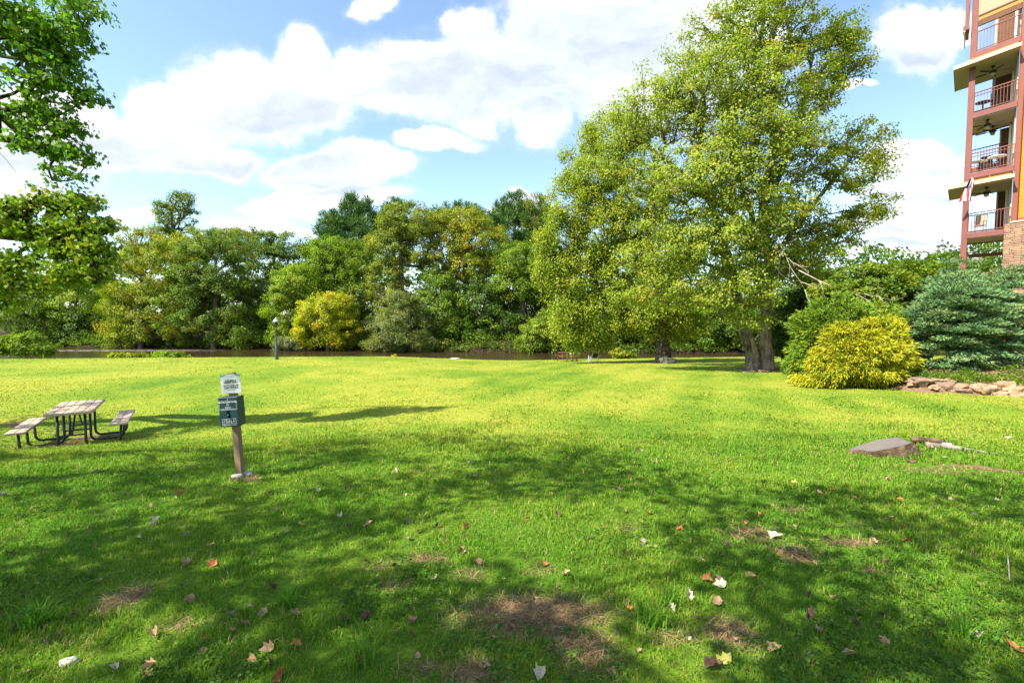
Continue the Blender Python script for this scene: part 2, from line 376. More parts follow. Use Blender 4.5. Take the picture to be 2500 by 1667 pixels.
def vnoise(x, y, seed=0):
    x = np.asarray(x, float); y = np.asarray(y, float)
    xi, yi = np.floor(x).astype(np.int64), np.floor(y).astype(np.int64); fx, fy = x - xi, y - yi
    fx, fy = fx * fx * (3 - 2 * fx), fy * fy * (3 - 2 * fy)
    def h(a, b):
        n = (a * 374761393 + b * 668265263 + seed * 1442695041) & 0x7fffffff
        n = ((n ^ (n >> 13)) * 1274126177) & 0x7fffffff
        return ((n ^ (n >> 16)) & 0xffff) / 65535.0
    return (h(xi, yi) * (1 - fx) + h(xi + 1, yi) * fx) * (1 - fy) + (h(xi, yi + 1) * (1 - fx) + h(xi + 1, yi + 1) * fx) * fy
WATER_H = 4.6
BED = [(11.6, 16.9), (12.9, 15.9), (14.5, 15.2), (16.2, 14.4), (19.0, 13.6)]      # the line of the bed's edging rocks
def ground(x, y):
    x = np.asarray(x, float); y = np.asarray(y, float)
    h = np.interp(y, _fy, _fh)
    h = h + 0.37 * np.exp(-((x + 10.5) ** 2 + (y - 11) ** 2) / 30.0)
    h = h - 0.34 * sm(y, 16, 30) * sm(-x, 0, 12)
    h = h + 0.12 * np.exp(-((x - 5) ** 2 + (y - 38) ** 2) / 40.0)
    h = h + 0.02 * (vnoise(x * 0.7, y * 0.7, 3) - 0.5) + 0.05 * (vnoise(x * 0.22, y * 0.22, 5) - 0.5)
    h = h - 0.15 * np.exp(-((x - 6.35) / .55) ** 2 - ((y - 7.25) / .30) ** 2)             # turf humped over the stump's roots
    yb = np.interp(x, [p[0] for p in BED], [p[1] for p in BED])                     # raised bed behind the rocks
    h = h - 0.32 * sm(x, 13.0, 13.7) * sm(y - yb, 0.05, 0.5) * sm(y - yb, 8, 4) - 0.5 * sm(x, 13.5, 16) * sm(y - yb, 0.5, 4) * sm(y - yb, 14, 5)
    e = edgeY(x); f = farY(x)
    bank = 1.9 * sm(y - e, 0, 3.6)
    hn = h + bank
    hf = np.interp(y - f, [-8, -2, 0, 1.2, 3, 10, 40, 80, 4000], [6.0, 5.2, 4.6, 4.1, 3.5, 2.6, 1.4, 0.6, -6])
    t = sm(y, e + 4, f - 5)
    return HC - (hn * (1 - t) + hf * t)
def G3(x, y): return np.array([x, y, float(ground(x, y))])
def Gpx(px, py):                # where the line of sight through a pixel meets the ground
    lo, hi = 0.8, 120.0
    for Y in np.arange(0.9, 60, 0.1):
        q = P(px, py, Y)
        if q[2] <= ground(q[0], q[1]): hi = Y; break
        lo = Y
    for _ in range(20):
        mid = (lo + hi) / 2; q = P(px, py, mid)
        if q[2] <= ground(q[0], q[1]): hi = mid
        else: lo = mid
    return P(px, py, hi)

PATCHES = [(1300, 1500, 130, 42, 1.0), (1430, 1585, 60, 50, .8), (1040, 1365, 40, 12, .7), (960, 1430, 32, 11, .8), (930, 1385, 40, 12, .5), (1150, 1405, 30, 12, .6), (300, 1462, 34, 34, .9), (1840, 1305, 45, 16, .9), (1940, 1355, 42, 18, .9),
           (1780, 1545, 50, 32, .8), (2080, 1325, 55, 9, .8), (1930, 1245, 35, 7, .6), (2080, 1285, 40, 8, .5), (1150, 1650, 60, 40, .7), (1320, 1395, 30, 8, .6), (2130, 1395, 26, 8, .5), (1030, 1640, 50, 20, .5), (1530, 1290, 40, 8, .4),
           (608, 1170, 26, 6, .8), (150, 1085, 60, 9, .6), (230, 1068, 60, 8, .6), (40, 1035, 35, 6, .6), (2290, 1150, 90, 10, .5), (450, 1530, 60, 10, .5), (150, 1570, 60, 10, .4), (1640, 1560, 50, 16, .5)]
_pg = [(Gpx(px, py), px, py, rx, ry, s) for px, py, rx, ry, s in PATCHES]
def dirt(x, y):
    x = np.asarray(x, float); y = np.asarray(y, float); d = np.zeros(np.broadcast(x, y).shape)
    for q, px, py, rx, ry, s in _pg:
        Y = q[1]; ax = 1.35 * rx * Y / FPX; ay = max(0.07, 1.35 * ry * Y * Y / (FPX * 1.9))
        r = ((x - q[0]) / ax) ** 2 + ((y - q[1]) / ay) ** 2
        d = np.maximum(d, s * np.exp(-r * 0.9))
    yb = np.interp(x, [p[0] for p in BED], [p[1] for p in BED])
    d = np.maximum(d, sm(x, 12.9, 13.4) * sm(y - yb, -0.42, -0.15) * sm(y - yb, 7, 4.5))
    d = np.maximum(d, 1.8 * sm(y - edgeY(x), 1.0, 3.0))
    for (tx, ty, r) in ((13.3, 26.0, 1.5), (10.4, 33.2, 1.5)):
        d = np.maximum(d, 0.9 * np.exp(-((x - tx) ** 2 + (y - ty) ** 2) / r ** 2))
    return d
def lawncolour(x, y):           # where the turf is lush, yellowing or dry, plus the near shade's greener hue (the same field drives the soil below and the blades)
    n = 0.45 * vnoise(x * 0.35, y * 0.22, 11) + .04 + 0.33 * vnoise(x * 1.1, y * 0.9, 12) + 0.15 * vnoise(x * 4, y * 4, 13)
    st = np.tanh(2.2 * np.sin((x - .42 * y) * 2 * math.pi / 2.1 + .6 * vnoise(x * .2, y * .2, 19))) * sm(y, 9, 14)     # mower passes: light off the leaning blades put into the colour
    return np.clip(n + 0.05 * st * sm(x, -6, 2) + 0.22 * sm(y, 7, 14) - 0.12, 0, 1)  # greener up close: hue of the shaded foreground put into the turf colour

def groundmat():
    m, g = mat('turf_and_soil'); co = g.n('ShaderNodeTexCoord').outputs['Object']
    dn = g.n('ShaderNodeAttribute', attribute_name='dirt').outputs['Fac']; lc = g.n('ShaderNodeAttribute', attribute_name='lush').outputs['Fac']
    n = g.noise(co, 3.0, 6, 0.65); n2 = g.noise(co, 26.0, 5, 0.7); n3 = g.noise(g.v('MULTIPLY', co, (1, .35, 1)), 9.0, 4, 0.6)
    t = g.m('ADD', lc, g.m('MULTIPLY', g.m('SUBTRACT', n3, 0.5), 0.35))
    turf = g.ramp(t, [(0.25, (0.080, 0.160, 0.014)), (0.5, (0.165, 0.230, 0.020)), (0.75, (0.270, 0.285, 0.036))])
    turf = g.mix(g.m('MULTIPLY', g.step(n2, 0.38, 0.62), 0.45), turf, (0.06, 0.105, 0.008))
    soil = g.ramp(n2, [(0.3, (0.055, 0.034, 0.018)), (0.5, (0.17, 0.108, 0.06)), (0.7, (0.33, 0.23, 0.14))])
    d = g.step(g.m('ADD', dn, g.m('MULTIPLY', g.m('SUBTRACT', n, 0.5), 0.5)), 0.25, 0.6)
    soil = g.mix(g.step(dn, 1.1, 1.5), soil, (0.030, 0.024, 0.014))
    return finish(m, g, bsdf(g, g.mix(d, turf, soil), 0.95, 0.1, 0, n2, 0.6, 0.03))
M_GROUND = groundmat()
xs = np.concatenate([-np.geomspace(14, 3500, 46)[::-1], np.arange(-13.8, 18.3, 0.16), np.geomspace(18.4, 3500, 42)])
ys = np.concatenate([-np.geomspace(2.2, 400, 16)[::-1], np.arange(-2.0, 12, 0.14), np.arange(12.1, 84, 0.5), np.geomspace(84.5, 4500, 30)])
gx, gy = np.meshgrid(xs, ys); gz = ground(gx, gy)
nx, ny = len(xs), len(ys); ii = np.arange(nx * ny).reshape(ny, nx)
Fq = np.stack([ii[:-1, :-1], ii[:-1, 1:], ii[1:, 1:], ii[1:, :-1]], -1).reshape(-1, 4)
tag(npmesh('lawn', np.stack([gx, gy, gz], -1).reshape(-1, 3), [Fq], M_GROUND, smooth=True, ptattr={'dirt': dirt(gx, gy).ravel(), 'lush': lawncolour(gx, gy).ravel()}), kind='structure')
wxs = np.linspace(-400, 400, 81); wV = []
for x in wxs: wV += [[x, edgeY(x) + 0.6, HC - WATER_H], [x, farY(x) + 0.8, HC - WATER_H]]
tag(npmesh('river', wV, [np.array([[2 * i, 2 * i + 2, 2 * i + 3, 2 * i + 1] for i in range(80)])], M_WATER), kind='structure')
# ------------------------------------------------------------------ trees
def nrm(a): return a / (np.linalg.norm(a, axis=-1, keepdims=True) + 1e-9)
def pick(rng, pal, n):
    w = np.array([p[0] for p in pal], float); c = np.array([p[1] for p in pal], float)
    return c[rng.choice(len(pal), n, p=w / w.sum())]
LOBED = np.array([(0, -.5), (.22, -.36), (.5, -.30), (.34, -.08), (.52, .16), (.24, .18), (.0, .52), (-.24, .18), (-.52, .16), (-.34, -.08), (-.5, -.30), (-.22, -.36)])
def leaves(rng, C, rc, per, size, pal, axis, style='broad', flat=0.65, up=0.55, out=0.5, huevar=0.18, clumpvar=0.22, aspect=0.62, droop=0.25):
    """Leaf faces round the cluster centres C (n x 3); axis: centre line the crown spreads from."""
    n = len(C); rc = rng.uniform(rc[0], rc[1], n) if isinstance(rc, tuple) else rc; per = np.maximum(3, rng.poisson(per, n)); N = per.sum(); ci = np.repeat(np.arange(n), per)
    d = nrm(rng.normal(size=(N, 3))) * (rng.random((N, 1)) ** 0.45) * np.repeat(np.broadcast_to(rc, n), per)[:, None]
    d[:, 2] *= flat
    cen = C[ci] + d
    o = nrm(cen - axis); o2 = o.copy(); o2[:, 2] *= .3
    cc = pick(rng, pal, n) * (1 + clumpvar * rng.uniform(-1, 1, (n, 1)))
    col = 0.6 * cc[ci] + 0.4 * pick(rng, pal, N)
    col = np.clip(col * (1 + huevar * rng.uniform(-1, 1, (N, 1))) * (1 + 0.08 * rng.uniform(-1, 1, (N, 3))), 0.002, 0.9)
    s = size * rng.uniform(0.65, 1.3, (N, 1))
    if style in ('broad', 'lobed'):
        nv = nrm(rng.normal(size=(N, 3)) * 0.55 + np.array([0, 0, up]) + out * o2 + 0.35 * nrm(d + 1e-6))
        t = nrm(rng.normal(size=(N, 3)) * 0.7 + o2 * 0.8 + np.array([0, 0, -droop]))
        t = nrm(t - nv * (t * nv).sum(1, keepdims=True)); b = np.cross(nv, t)
        if style == 'broad':
            fold = nv * s * 0.10
            V = np.stack([cen - t * s * .5, cen + b * s * aspect * .5 + fold - t * s * .06, cen + t * s * .5 - fold, cen - b * s * aspect * .5 + fold - t * s * .06], 1)
            return V.reshape(-1, 3), np.arange(N * 4).reshape(N, 4), col
        k = len(LOBED)
        V = cen[:, None] + t[:, None] * (LOBED[None, :, 1:2] * s[:, None]) + b[:, None] * (LOBED[None, :, 0:1] * s[:, None]) + nv[:, None] * (np.abs(LOBED[None, :, 0:1]) * s[:, None] * 0.25)
        return V.reshape(-1, 3), np.arange(N * k).reshape(N, k), col
    # sprays: long thin blades leaving the cluster outwards
    t = nrm(nrm(d + 1e-6) * 0.8 + o * 0.7 + rng.normal(size=(N, 3)) * 0.35 + np.array([0, 0, -droop]))
    b = nrm(np.cross(t, rng.normal(size=(N, 3)))); w = s * aspect * .5
    V = np.stack([cen - t * s * .45 - b * w * .5, cen + b * w, cen + t * s * .55, cen - b * w], 1)
    return V.reshape(-1, 3), np.arange(N * 4).reshape(N, 4), col

def skeleton(rng, trunk, C, updraw=0.12, seg=0.7, start=0.25):
    """trunk: list of polylines (first point = base). Returns nodes, parents, leafcount."""
    N = []; Pn = []
    for pl in trunk:
        pl = np.asarray(pl, float); last = -1
        for i in range(len(pl)):
            if i == 0:
                N.append(pl[0]); Pn.append(-1); last = len(N) - 1; continue
            L = np.linalg.norm(pl[i] - pl[i - 1]); k = max(1, int(L / seg))
            for j in range(1, k + 1):
                q = pl[i - 1] + (pl[i] - pl[i - 1]) * j / k + rng.normal(size=3) * 0.03 * L / k
                N.append(q); Pn.append(last); last = len(N) - 1
    N = [np.array(n) for n in N]; ok = []
    base_z = min(n[2] for n in N); top = max(n[2] for n in N)
    for i, q in enumerate(N): ok.append(q[2] > base_z + start * (top - base_z) * 0.5)
    A = np.zeros((len(N) + len(C) * 8 + 10, 3)); A[:len(N)] = N; cnt = len(N); okA = np.zeros(len(A), bool); okA[:cnt] = ok; gen = np.zeros(len(A))
    ax0 = np.array(N)[:, :2].mean(0)
    order = np.argsort(np.linalg.norm(C[:, :2] - ax0, axis=1) + 0.3 * np.abs(C[:, 2] - (base_z + 0.6 * (top - base_z)))); tips = []
    for ci in order:
        c = C[ci]; v = c - A[:cnt]; L = np.linalg.norm(v, axis=1) + 1e-6
        cost = L * (1 + 0.9 * np.clip(-v[:, 2] / L + 0.15, 0, 1)) + gen[:cnt] * 0.05; cost[~okA[:cnt]] += 1e3
        p = int(np.argmin(cost)); L0 = L[p]; k = int(np.clip(round(L0 / seg), 1, 6)); last = p; side = rng.normal(size=3) * 0.08 * L0
        for j in range(1, k + 1):
            f = j / k; q = A[p] + (c - A[p]) * f + np.array([0, 0, 1.0]) * updraw * L0 * math.sin(math.pi * f) + side * math.sin(math.pi * f)
            A[cnt] = q; okA[cnt] = True; gen[cnt] = gen[p] + f; Pn.append(last); last = cnt; cnt += 1
        tips.append(last)
    cntl = np.zeros(cnt); cntl[tips] = 1
    for i in range(cnt - 1, -1, -1):
        if Pn[i] >= 0: cntl[Pn[i]] += cntl[i]
    return A[:cnt], np.array(Pn), np.maximum(cntl, 0.5)

def woodmesh(A, Pn, cn, R, k=6, rmin=0.0, expo=2.3, flare=None):
    r = R * (cn / cn.max()) ** (1 / expo)
    i = np.where(Pn >= 0)[0]; i = i[r[i] > rmin]; p = Pn[i]
    a, b = A[p], A[i]; ra = np.minimum(r[p], r[i] * 1.35 + 0.002); rb = r[i]
    t = nrm(b - a); ref = np.where(np.abs(t[:, 2:3]) < 0.9, np.array([[0, 0, 1.0]]), np.array([[1.0, 0, 0]]))
    u = nrm(np.cross(ref, t)); w = np.cross(t, u); an = 2 * math.pi * np.arange(k) / k
    ring = np.cos(an)[None, :, None] * u[:, None] + np.sin(an)[None, :, None] * w[:, None]
    V0 = a[:, None] - t[:, None] * 0.25 * ra[:, None, None] + ring * ra[:, None, None]; V1 = b[:, None] + t[:, None] * 0.25 * rb[:, None, None] + ring * rb[:, None, None]
    V = np.concatenate([V0, V1], 1).reshape(-1, 3); m = len(i); o = (np.arange(m) * 2 * k)[:, None]; j = np.arange(k)[None]; j2 = (j + 1) % k
    F = np.stack([o + j, o + j2, o + k + j2, o + k + j], -1).reshape(-1, 4)
    return V, F

def sample_blobs(rng, blobs, n, shell=0.5, zmin=None, keep=None):
    """blobs: (centre, radii). Points in the outer shell of the union of the ellipsoids."""
    c = np.array([b[0] for b in blobs]); r = np.array([b[1] for b in blobs]); w = (r[:, 0] * r[:, 1] + r[:, 0] * r[:, 2] + r[:, 1] * r[:, 2]); w = w / w.sum()
    out = []; tries = 0
    while len(out) < n and tries < n * 60:
        tries += 1
        i = rng.choice(len(c), p=w); d = rng.normal(size=3); d /= np.linalg.norm(d)
        q = c[i] + r[i] * d * (shell + (1 - shell) * rng.random() ** 0.6) * 0.97
        e = (((q - c) / r) ** 2).sum(1); e[i] = 9
        if e.min() < shell ** 2 * 0.8: continue
        if zmin is not None and q[2] < zmin: continue
        if keep is not None and not keep(q): continue
        out.append(q)
    return np.array(out)

def pxblobs(Y, pb, depth=0.85):
    out = []
    for b in pb:
        px, py, rx, ry = b[:4]; dy = b[4] if len(b) > 4 else 0.0
        c = P(px, py, Y + dy); sx_, sz_ = rx * (Y + dy) / FPX, ry * (Y + dy) / FPX
        out.append((c, np.array([sx_, depth * min(max(sx_, sz_ * .6), sz_ * 1.6), sz_])))
    return out

def tree(name, label, cat, base, blobs, pal, n, per, size, rc, R, group=None, seed=1, style='broad', shell=0.5, lean=(0, 0), topfrac=0.75, trunks=None, bark=None, lmat=None, expo=2.3,
         rmin=0.012, k=6, updraw=0.12, seg=0.8, extra=None, zmin=None, keep=None, trunkname='trunk', crownname='crown', **kw):
    rng = np.random.default_rng(seed); base = np.asarray(base, float)
    C = extra if blobs is None else sample_blobs(rng, blobs, n, shell, zmin, keep)
    if blobs is not None and extra is not None: C = np.concatenate([C, extra])
    top = C[:, 2].max(); cm = C.mean(0)
    if trunks is None:
        z1 = base[2] + (top - base[2]) * topfrac
        trunks = [[base - [0, 0, 0.3], base * [.75, .75, 0] + cm * [.25, .25, 0] + [lean[0] * .5, lean[1] * .5, base[2] + 0.4 * (z1 - base[2])], [cm[0] + lean[0], cm[1] + lean[1], z1]]]
    A, Pn, cn = skeleton(rng, trunks, C, updraw, seg)
    root = empty(name, base, 0, label, cat, group)
    V, F = woodmesh(A, Pn, cn, R, k, rmin, expo)
    ob = npmesh(trunkname, V - base, [F], bark or M_BARK, smooth=True, parent=root)
    V, F, col = leaves(rng, C, rc, per, size, pal, np.array([base[0] * .5 + cm[0] * .5, base[1] * .5 + cm[1] * .5, cm[2] - 0.15 * (top - base[2])]), style, **kw)
    npmesh(crownname, V - base, [F], lmat or M_LEAF, col=col, parent=root)
    return root, A, Pn, cn

def hx(*a): return a
GREEN = [(5, (.130, .220, .014)), (3, (.088, .170, .013)), (2, (.20, .275, .018))]
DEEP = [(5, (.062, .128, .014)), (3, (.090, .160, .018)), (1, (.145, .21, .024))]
LIME = [(5, (.205, .300, .014)), (3, (.145, .250, .014)), (1, (.29, .335, .02))]
OLIVE = [(4, (.175, .220, .032)), (3, (.125, .178, .026)), (1, (.23, .22, .045))]
GOLD = [(4, (.330, .330, .020)), (4, (.215, .275, .018)), (1.2, (.42, .280, .025)), (2, (.15, .215, .016))]
YEL = [(5, (.410, .420, .012)), (3, (.29, .36, .012)), (1, (.48, .30, .02)), (1, (.20, .27, .015))]
PINE = [(4, (.052, .125, .030)), (3, (.080, .165, .032)), (2, (.125, .21, .036))]
YGREEN = [(4, (.260, .300, .016)), (3, (.165, .230, .014)), (1, (.36, .29, .02))]
GREYG = [(3, (.175, .21, .08)), (2, (.13, .165, .07)), (1, (.26, .25, .12))]
# --- trees of the far bank: (name, label, distance, base px, blobs, palette, style, clusters, per, size, rc, R, seed)
FAR = [
 ('leafy_tree', 'dark green bank tree half hidden behind the hanging yellowing branch at far left', 72, 60, [(50, 740, 90, 75), (20, 690, 70, 60), (110, 790, 60, 50)], GREEN, 'broad', 150, 60, .34, 1.0, .3, 11),
 ('leafy_tree', 'bright lime tree with layered boughs over the far left reach of the river', 74, 175, [(190, 735, 85, 60), (150, 790, 60, 55), (215, 690, 60, 45), (240, 810, 50, 40)], LIME, 'broad', 170, 60, .34, 1.0, .3, 12),
 ('leafy_tree', 'shadowy dark tree trailing to the water between the lime and orange tinged trees', 73, 225, [(215, 800, 60, 55), (170, 820, 50, 35)], DEEP, 'broad', 90, 60, .34, 1.0, .25, 13),
 ('sycamore_tree', 'broad tree tinged orange and gold across the left half of the river', 68, 340, [(340, 680, 85, 75), (300, 760, 60, 70), (420, 640, 70, 60), (400, 760, 90, 80), (470, 800, 60, 45), (310, 820, 60, 40)], GOLD + GOLD + YGREEN + GREEN, 'broad', 330, 62, .34, 1.0, .4, 14),
 ('rounded_tree', 'round yellow topped tree rising behind the orange tinged tree', 84, 345, [(345, 590, 52, 40), (330, 640, 60, 40), (385, 630, 50, 40)], GOLD, 'broad', 120, 55, .38, 1.1, .35, 15),
 ('tall_tree', 'tall airy tree with an open fan shaped top standing above the left treeline', 88, 428, [(400, 510, 26, 22), (445, 490, 34, 24), (425, 540, 46, 40), (420, 590, 50, 40), (465, 530, 18, 30)], OLIVE + GREEN, 'broad', 110, 42, .40, 1.0, .55, 16),
 ('vine_covered_tree', 'dark vine draped tree with grey green foliage, left of the street lamp', 67, 520, [(510, 660, 85, 85), (560, 740, 80, 80), (500, 780, 80, 60), (600, 810, 60, 45), (470, 700, 60, 60), (560, 600, 70, 45)], GREEN + DEEP + OLIVE, 'broad', 360, 60, .34, 1.0, .45, 17),
 ('leafy_tree', 'yellow green rounded tree above the vine draped tree', 76, 500, [(480, 600, 60, 40), (560, 590, 60, 35), (430, 620, 40, 40)], YGREEN, 'broad', 140, 55, .36, 1.0, .35, 18),
 ('spreading_tree', 'spreading dark oak like tree on the skyline between the airy tree and the pines', 86, 680, [(620, 590, 70, 35), (700, 600, 70, 38), (740, 640, 50, 45), (640, 650, 70, 60)], GREEN + DEEP, 'broad', 210, 52, .38, 1.1, .4, 19),
 ('lime_tree', 'bright lime green tree directly behind the street lamp', 66, 720, [(725, 700, 62, 55), (700, 760, 55, 55), (760, 690, 50, 50), (700, 820, 40, 35)], LIME, 'broad', 210, 60, .32, .9, .3, 20),
 ('dark_tree', 'deep shaded bank tree filling the gap left of the street lamp', 71, 640, [(640, 740, 60, 60), (620, 810, 70, 45)], DEEP, 'broad', 130, 62, .34, 1.0, .3, 21),
 ('leafy_tree', 'fresh green tree with a leaning trunk above the golden tree', 68, 835, [(800, 625, 60, 50), (850, 640, 60, 55), (780, 680, 60, 50), (860, 720, 60, 70), (900, 800, 50, 55)], LIME + GREEN, 'broad', 300, 60, .32, .95, .4, 22),
 ('golden_tree', 'low golden yellow tree glowing at the water edge right of the street lamp', 63, 800, [(790, 765, 62, 50), (765, 810, 50, 38), (830, 800, 50, 48), (815, 740, 40, 34)], YEL, 'broad', 230, 62, .30, .85, .25, 23),
 ('grey_shrub', 'low grey green shrub on the bank just right of the street lamp', 63, 705, [(705, 838, 38, 18), (690, 850, 28, 10), (735, 845, 25, 12)], GREYG, 'broad', 70, 60, .22, .6, .08, 24),
 ('pine_tree', 'tallest and widest dark pine on the skyline, beside the yellow topped trees', 90, 865, [(865, 512, 30, 38), (890, 520, 24, 36), (842, 530, 26, 36), (915, 545, 22, 36), (820, 560, 26, 40), (860, 580, 66, 50), (870, 640, 66, 50)], PINE, 'spray', 240, 60, .75, 1.1, .45, 25),
 ('pine_tree', 'shorter dark pine at the left shoulder of the skyline pines', 88, 800, [(806, 550, 22, 40), (788, 585, 22, 36), (825, 575, 24, 40), (800, 620, 46, 45), (810, 660, 50, 40)], PINE, 'spray', 160, 60, .75, 1.1, .4, 26),
 ('pine_tree', 'slim pine tip peeping between the tall pine and the yellow topped tree', 96, 965, [(965, 520, 30, 36), (940, 560, 34, 40), (985, 560, 28, 40)], PINE, 'spray', 120, 55, .8, 1.1, .4, 27),
 ('locust_tree', 'tall yellow green feathery tree, first of the two in the middle of the far bank', 66, 985, [(1000, 545, 75, 50), (960, 600, 65, 60), (1030, 600, 60, 60), (940, 690, 60, 60), (970, 760, 55, 50)], YGREEN + OLIVE, 'broad', 320, 58, .32, .95, .45, 28),
 ('locust_tree', 'tall golden topped feathery tree beside the pine skyline, second of the two in the middle', 67, 1140, [(1120, 550, 80, 42), (1170, 590, 70, 55), (1090, 610, 60, 50), (1150, 650, 70, 40)], YGREEN + GOLD, 'broad', 280, 58, .32, .95, .45, 29),
 ('pine_tree', 'dark pine rising above the golden topped feathery tree towards the weeping birch', 94, 1255, [(1256, 500, 26, 34), (1228, 515, 22, 34), (1280, 520, 22, 36), (1205, 545, 20, 36), (1245, 560, 60, 50), (1290, 560, 30, 40), (1260, 620, 70, 50)], PINE, 'spray', 240, 60, .75, 1.1, .45, 30),
 ('pine_tree', 'pale green conifer squeezed between the dark pine and the weeping birch', 92, 1310, [(1310, 520, 34, 40), (1315, 580, 40, 50)], OLIVE + PINE, 'spray', 120, 60, .7, 1.0, .4, 31),
 ('pine_tree', 'pine showing only its pointed tips behind the two feathery trees', 100, 1080, [(1060, 540, 60, 32), (1130, 525, 60, 30), (1200, 540, 50, 30)], PINE, 'spray', 130, 55, .8, 1.1, .4, 32),
 ('olive_shrub', 'large olive brown shrub leaning over the water in the middle of the far bank', 61, 975, [(980, 800, 75, 55), (940, 835, 60, 30), (1030, 835, 45, 28), (985, 750, 50, 40)], OLIVE + GREYG, 'broad', 260, 60, .27, .8, .2, 33),
 ('leafy_tree', 'mid green understory tree just right of the olive brown shrub', 65, 1080, [(1080, 760, 70, 60), (1120, 800, 60, 50), (1060, 700, 50, 40)], GREEN, 'broad', 210, 60, .33, .95, .3, 34),
 ('dark_tree', 'deep green understory tree below the golden topped feathery tree', 66, 1170, [(1180, 740, 75, 65), (1150, 820, 70, 40), (1230, 780, 60, 60)], DEEP, 'broad', 240, 62, .34, 1.0, .35, 35),
 ('leafy_tree', 'bright leaved tree in front of the pale conifer, left of the weeping birch', 65, 1275, [(1270, 640, 65, 50), (1250, 700, 60, 40), (1310, 690, 50, 60)], LIME + GREEN, 'broad', 210, 60, .33, .95, .35, 36),
 ('small_tree', 'small light green tree at the water edge behind the far picnic table', 60, 1320, [(1315, 815, 45, 38), (1350, 790, 40, 40), (1290, 840, 40, 18)], OLIVE + LIME, 'broad', 140, 60, .27, .75, .2, 37),
 ('dark_tree', 'dark shaded tree behind the gap beside the weeping birch', 68, 1350, [(1370, 720, 70, 80), (1330, 780, 60, 60)], DEEP, 'broad', 170, 60, .34, 1.0, .4, 38),
 ('dark_tree', 'dark bank tree behind the weeping birch trunk', 62, 1560, [(1540, 760, 110, 80), (1460, 800, 90, 55), (1650, 780, 90, 70)], DEEP + GREEN, 'broad', 300, 60, .34, 1.0, .4, 39),
 ('dark_tree', 'dark bank tree seen between the two big lawn trees', 61, 1740, [(1740, 770, 90, 75), (1800, 800, 80, 55), (1700, 820, 80, 40)], DEEP + GREEN, 'broad', 260, 60, .34, 1.0, .4, 40),
 ('dark_tree', 'dark bank tree right of the twin trunk maple', 60, 1930, [(1910, 790, 90, 70), (1980, 740, 90, 90)], DEEP, 'broad', 240, 60, .34, 1.0, .4, 41),
]
for (nm, lb, Y, bx, pb, pal, st, n, per, size, rc, R, seed) in FAR:
    q = P(bx, 800, Y); base = G3(q[0], Y)
    kw = dict(aspect=.16, flat=.9, droop=-.25, clumpvar=.3) if st == 'spray' else dict(aspect=.68, flat=.72, clumpvar=.28, up=.45, out=.85)
    tree(nm, lb, 'shrub' if 'shrub' in nm else 'tree', base, pxblobs(Y, [(a_, b_, c_ * 1.07, d_ * 1.04) for (a_, b_, c_, d_) in pb]), pal, int(n * 1.35), int(per * (1.9 if st != 'spray' else 1.25)), size * (.66 if st != 'spray' else 1), (rc * .6, rc * 1.15), R, seed=seed, style=st, group='trees along the far river bank', shell=.42, rmin=.03, k=5, seg=1.4,
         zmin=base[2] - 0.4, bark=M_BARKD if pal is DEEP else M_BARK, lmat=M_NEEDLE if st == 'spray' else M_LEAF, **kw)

# undergrowth that hides the foot of the far trees, and the wood beyond them that reads as one mass
def massof(name, label, C, rc, per, size, pal, seed, **kw):
    rng = np.random.default_rng(seed); ax = C.mean(0) + [0, 0, -2]
    V, F, col = leaves(rng, C, rc, per, size, pal, ax, **kw)
    return tag(npmesh(name, V, [F], M_LEAF, col=col), label, 'undergrowth', kind='stuff')
rng = np.random.default_rng(50); C = []
for x in np.arange(-130, 80, 0.45):
    y = farY(x) + rng.uniform(0.4, 5.0); C.append([x, y, float(ground(x, y)) + rng.uniform(0.2, 4.2)]); y = farY(x) + rng.uniform(-.7, 1.2); C.append([x + .2, y, HC - WATER_H + rng.uniform(0.25, 1.3)]); y = farY(x) + rng.uniform(.5, 2.6); C.append([x + .1, y, float(ground(x, y)) + rng.uniform(0.0, 1.6)])
massof('bank_undergrowth', 'dark bushes and brambles along the foot of the far bank', np.array(C), .85, 40, .28, DEEP + GREEN + OLIVE, 51, clumpvar=.35)
C = []
for x in np.arange(-190, 125, 0.95):
    for j in range(8):
        y = farY(x) + rng.uniform(16, 30); hh = 11.0 + 4.0 * vnoise(x * .09, 0.0, 60) - (3.5 if x < -50 else 0)
        C.append([x, y, float(ground(x, y)) + rng.uniform(0.1, 1.0) ** .8 * hh])
massof('wood_undergrowth', 'shaded wood behind the far bank trees', np.array(C), 1.5, 26, .62, DEEP + GREEN, 52, clumpvar=.3)

# --- the big maple with a double trunk
Y1 = 26.0
b1 = G3(13.35, Y1); PB1 = [(1850, 60, 130, 100), (1980, 110, 130, 80), (1760, 110, 110, 90), (1900, -60, 150, 90), (2060, 90, 55, 38), (2070, 160, 60, 40), (1640, 200, 100, 80), (1560, 290, 120, 90), (1700, 300, 160, 110), (1880, 250, 170, 120), (2020, 220, 80, 70),
        (2100, 345, 75, 50), (2150, 395, 45, 30), (2050, 430, 110, 60), (1900, 430, 150, 100), (1650, 450, 170, 110, -1), (2120, 510, 70, 40), (2060, 560, 90, 50), (1960, 560, 120, 70), (1780, 570, 170, 90, -1.5), (1620, 600, 120, 80, -1.5), (1680, 700, 130, 60, -2), (1820, 690, 110, 70, -2.5),
        (1950, 640, 110, 60, -1), (1480, 400, 80, 60), (1740, 745, 90, 32, -2.5), (1850, 735, 60, 22, -2.5), (1840, 788, 60, 10, -2.6), (1765, 788, 50, 14, -2.5), (1880, 775, 34, 10, -2.4), (1790, 765, 40, 12, -2.4), (1570, 720, 80, 50, -1), (1850, 350, 150, 90, -2.6), (1720, 440, 150, 80, -2.6), (1880, 510, 130, 60, -2.6), (1800, 190, 150, 90, -2.2), (1960, 330, 90, 60, -2.2), (1750, 590, 120, 60, -3)]
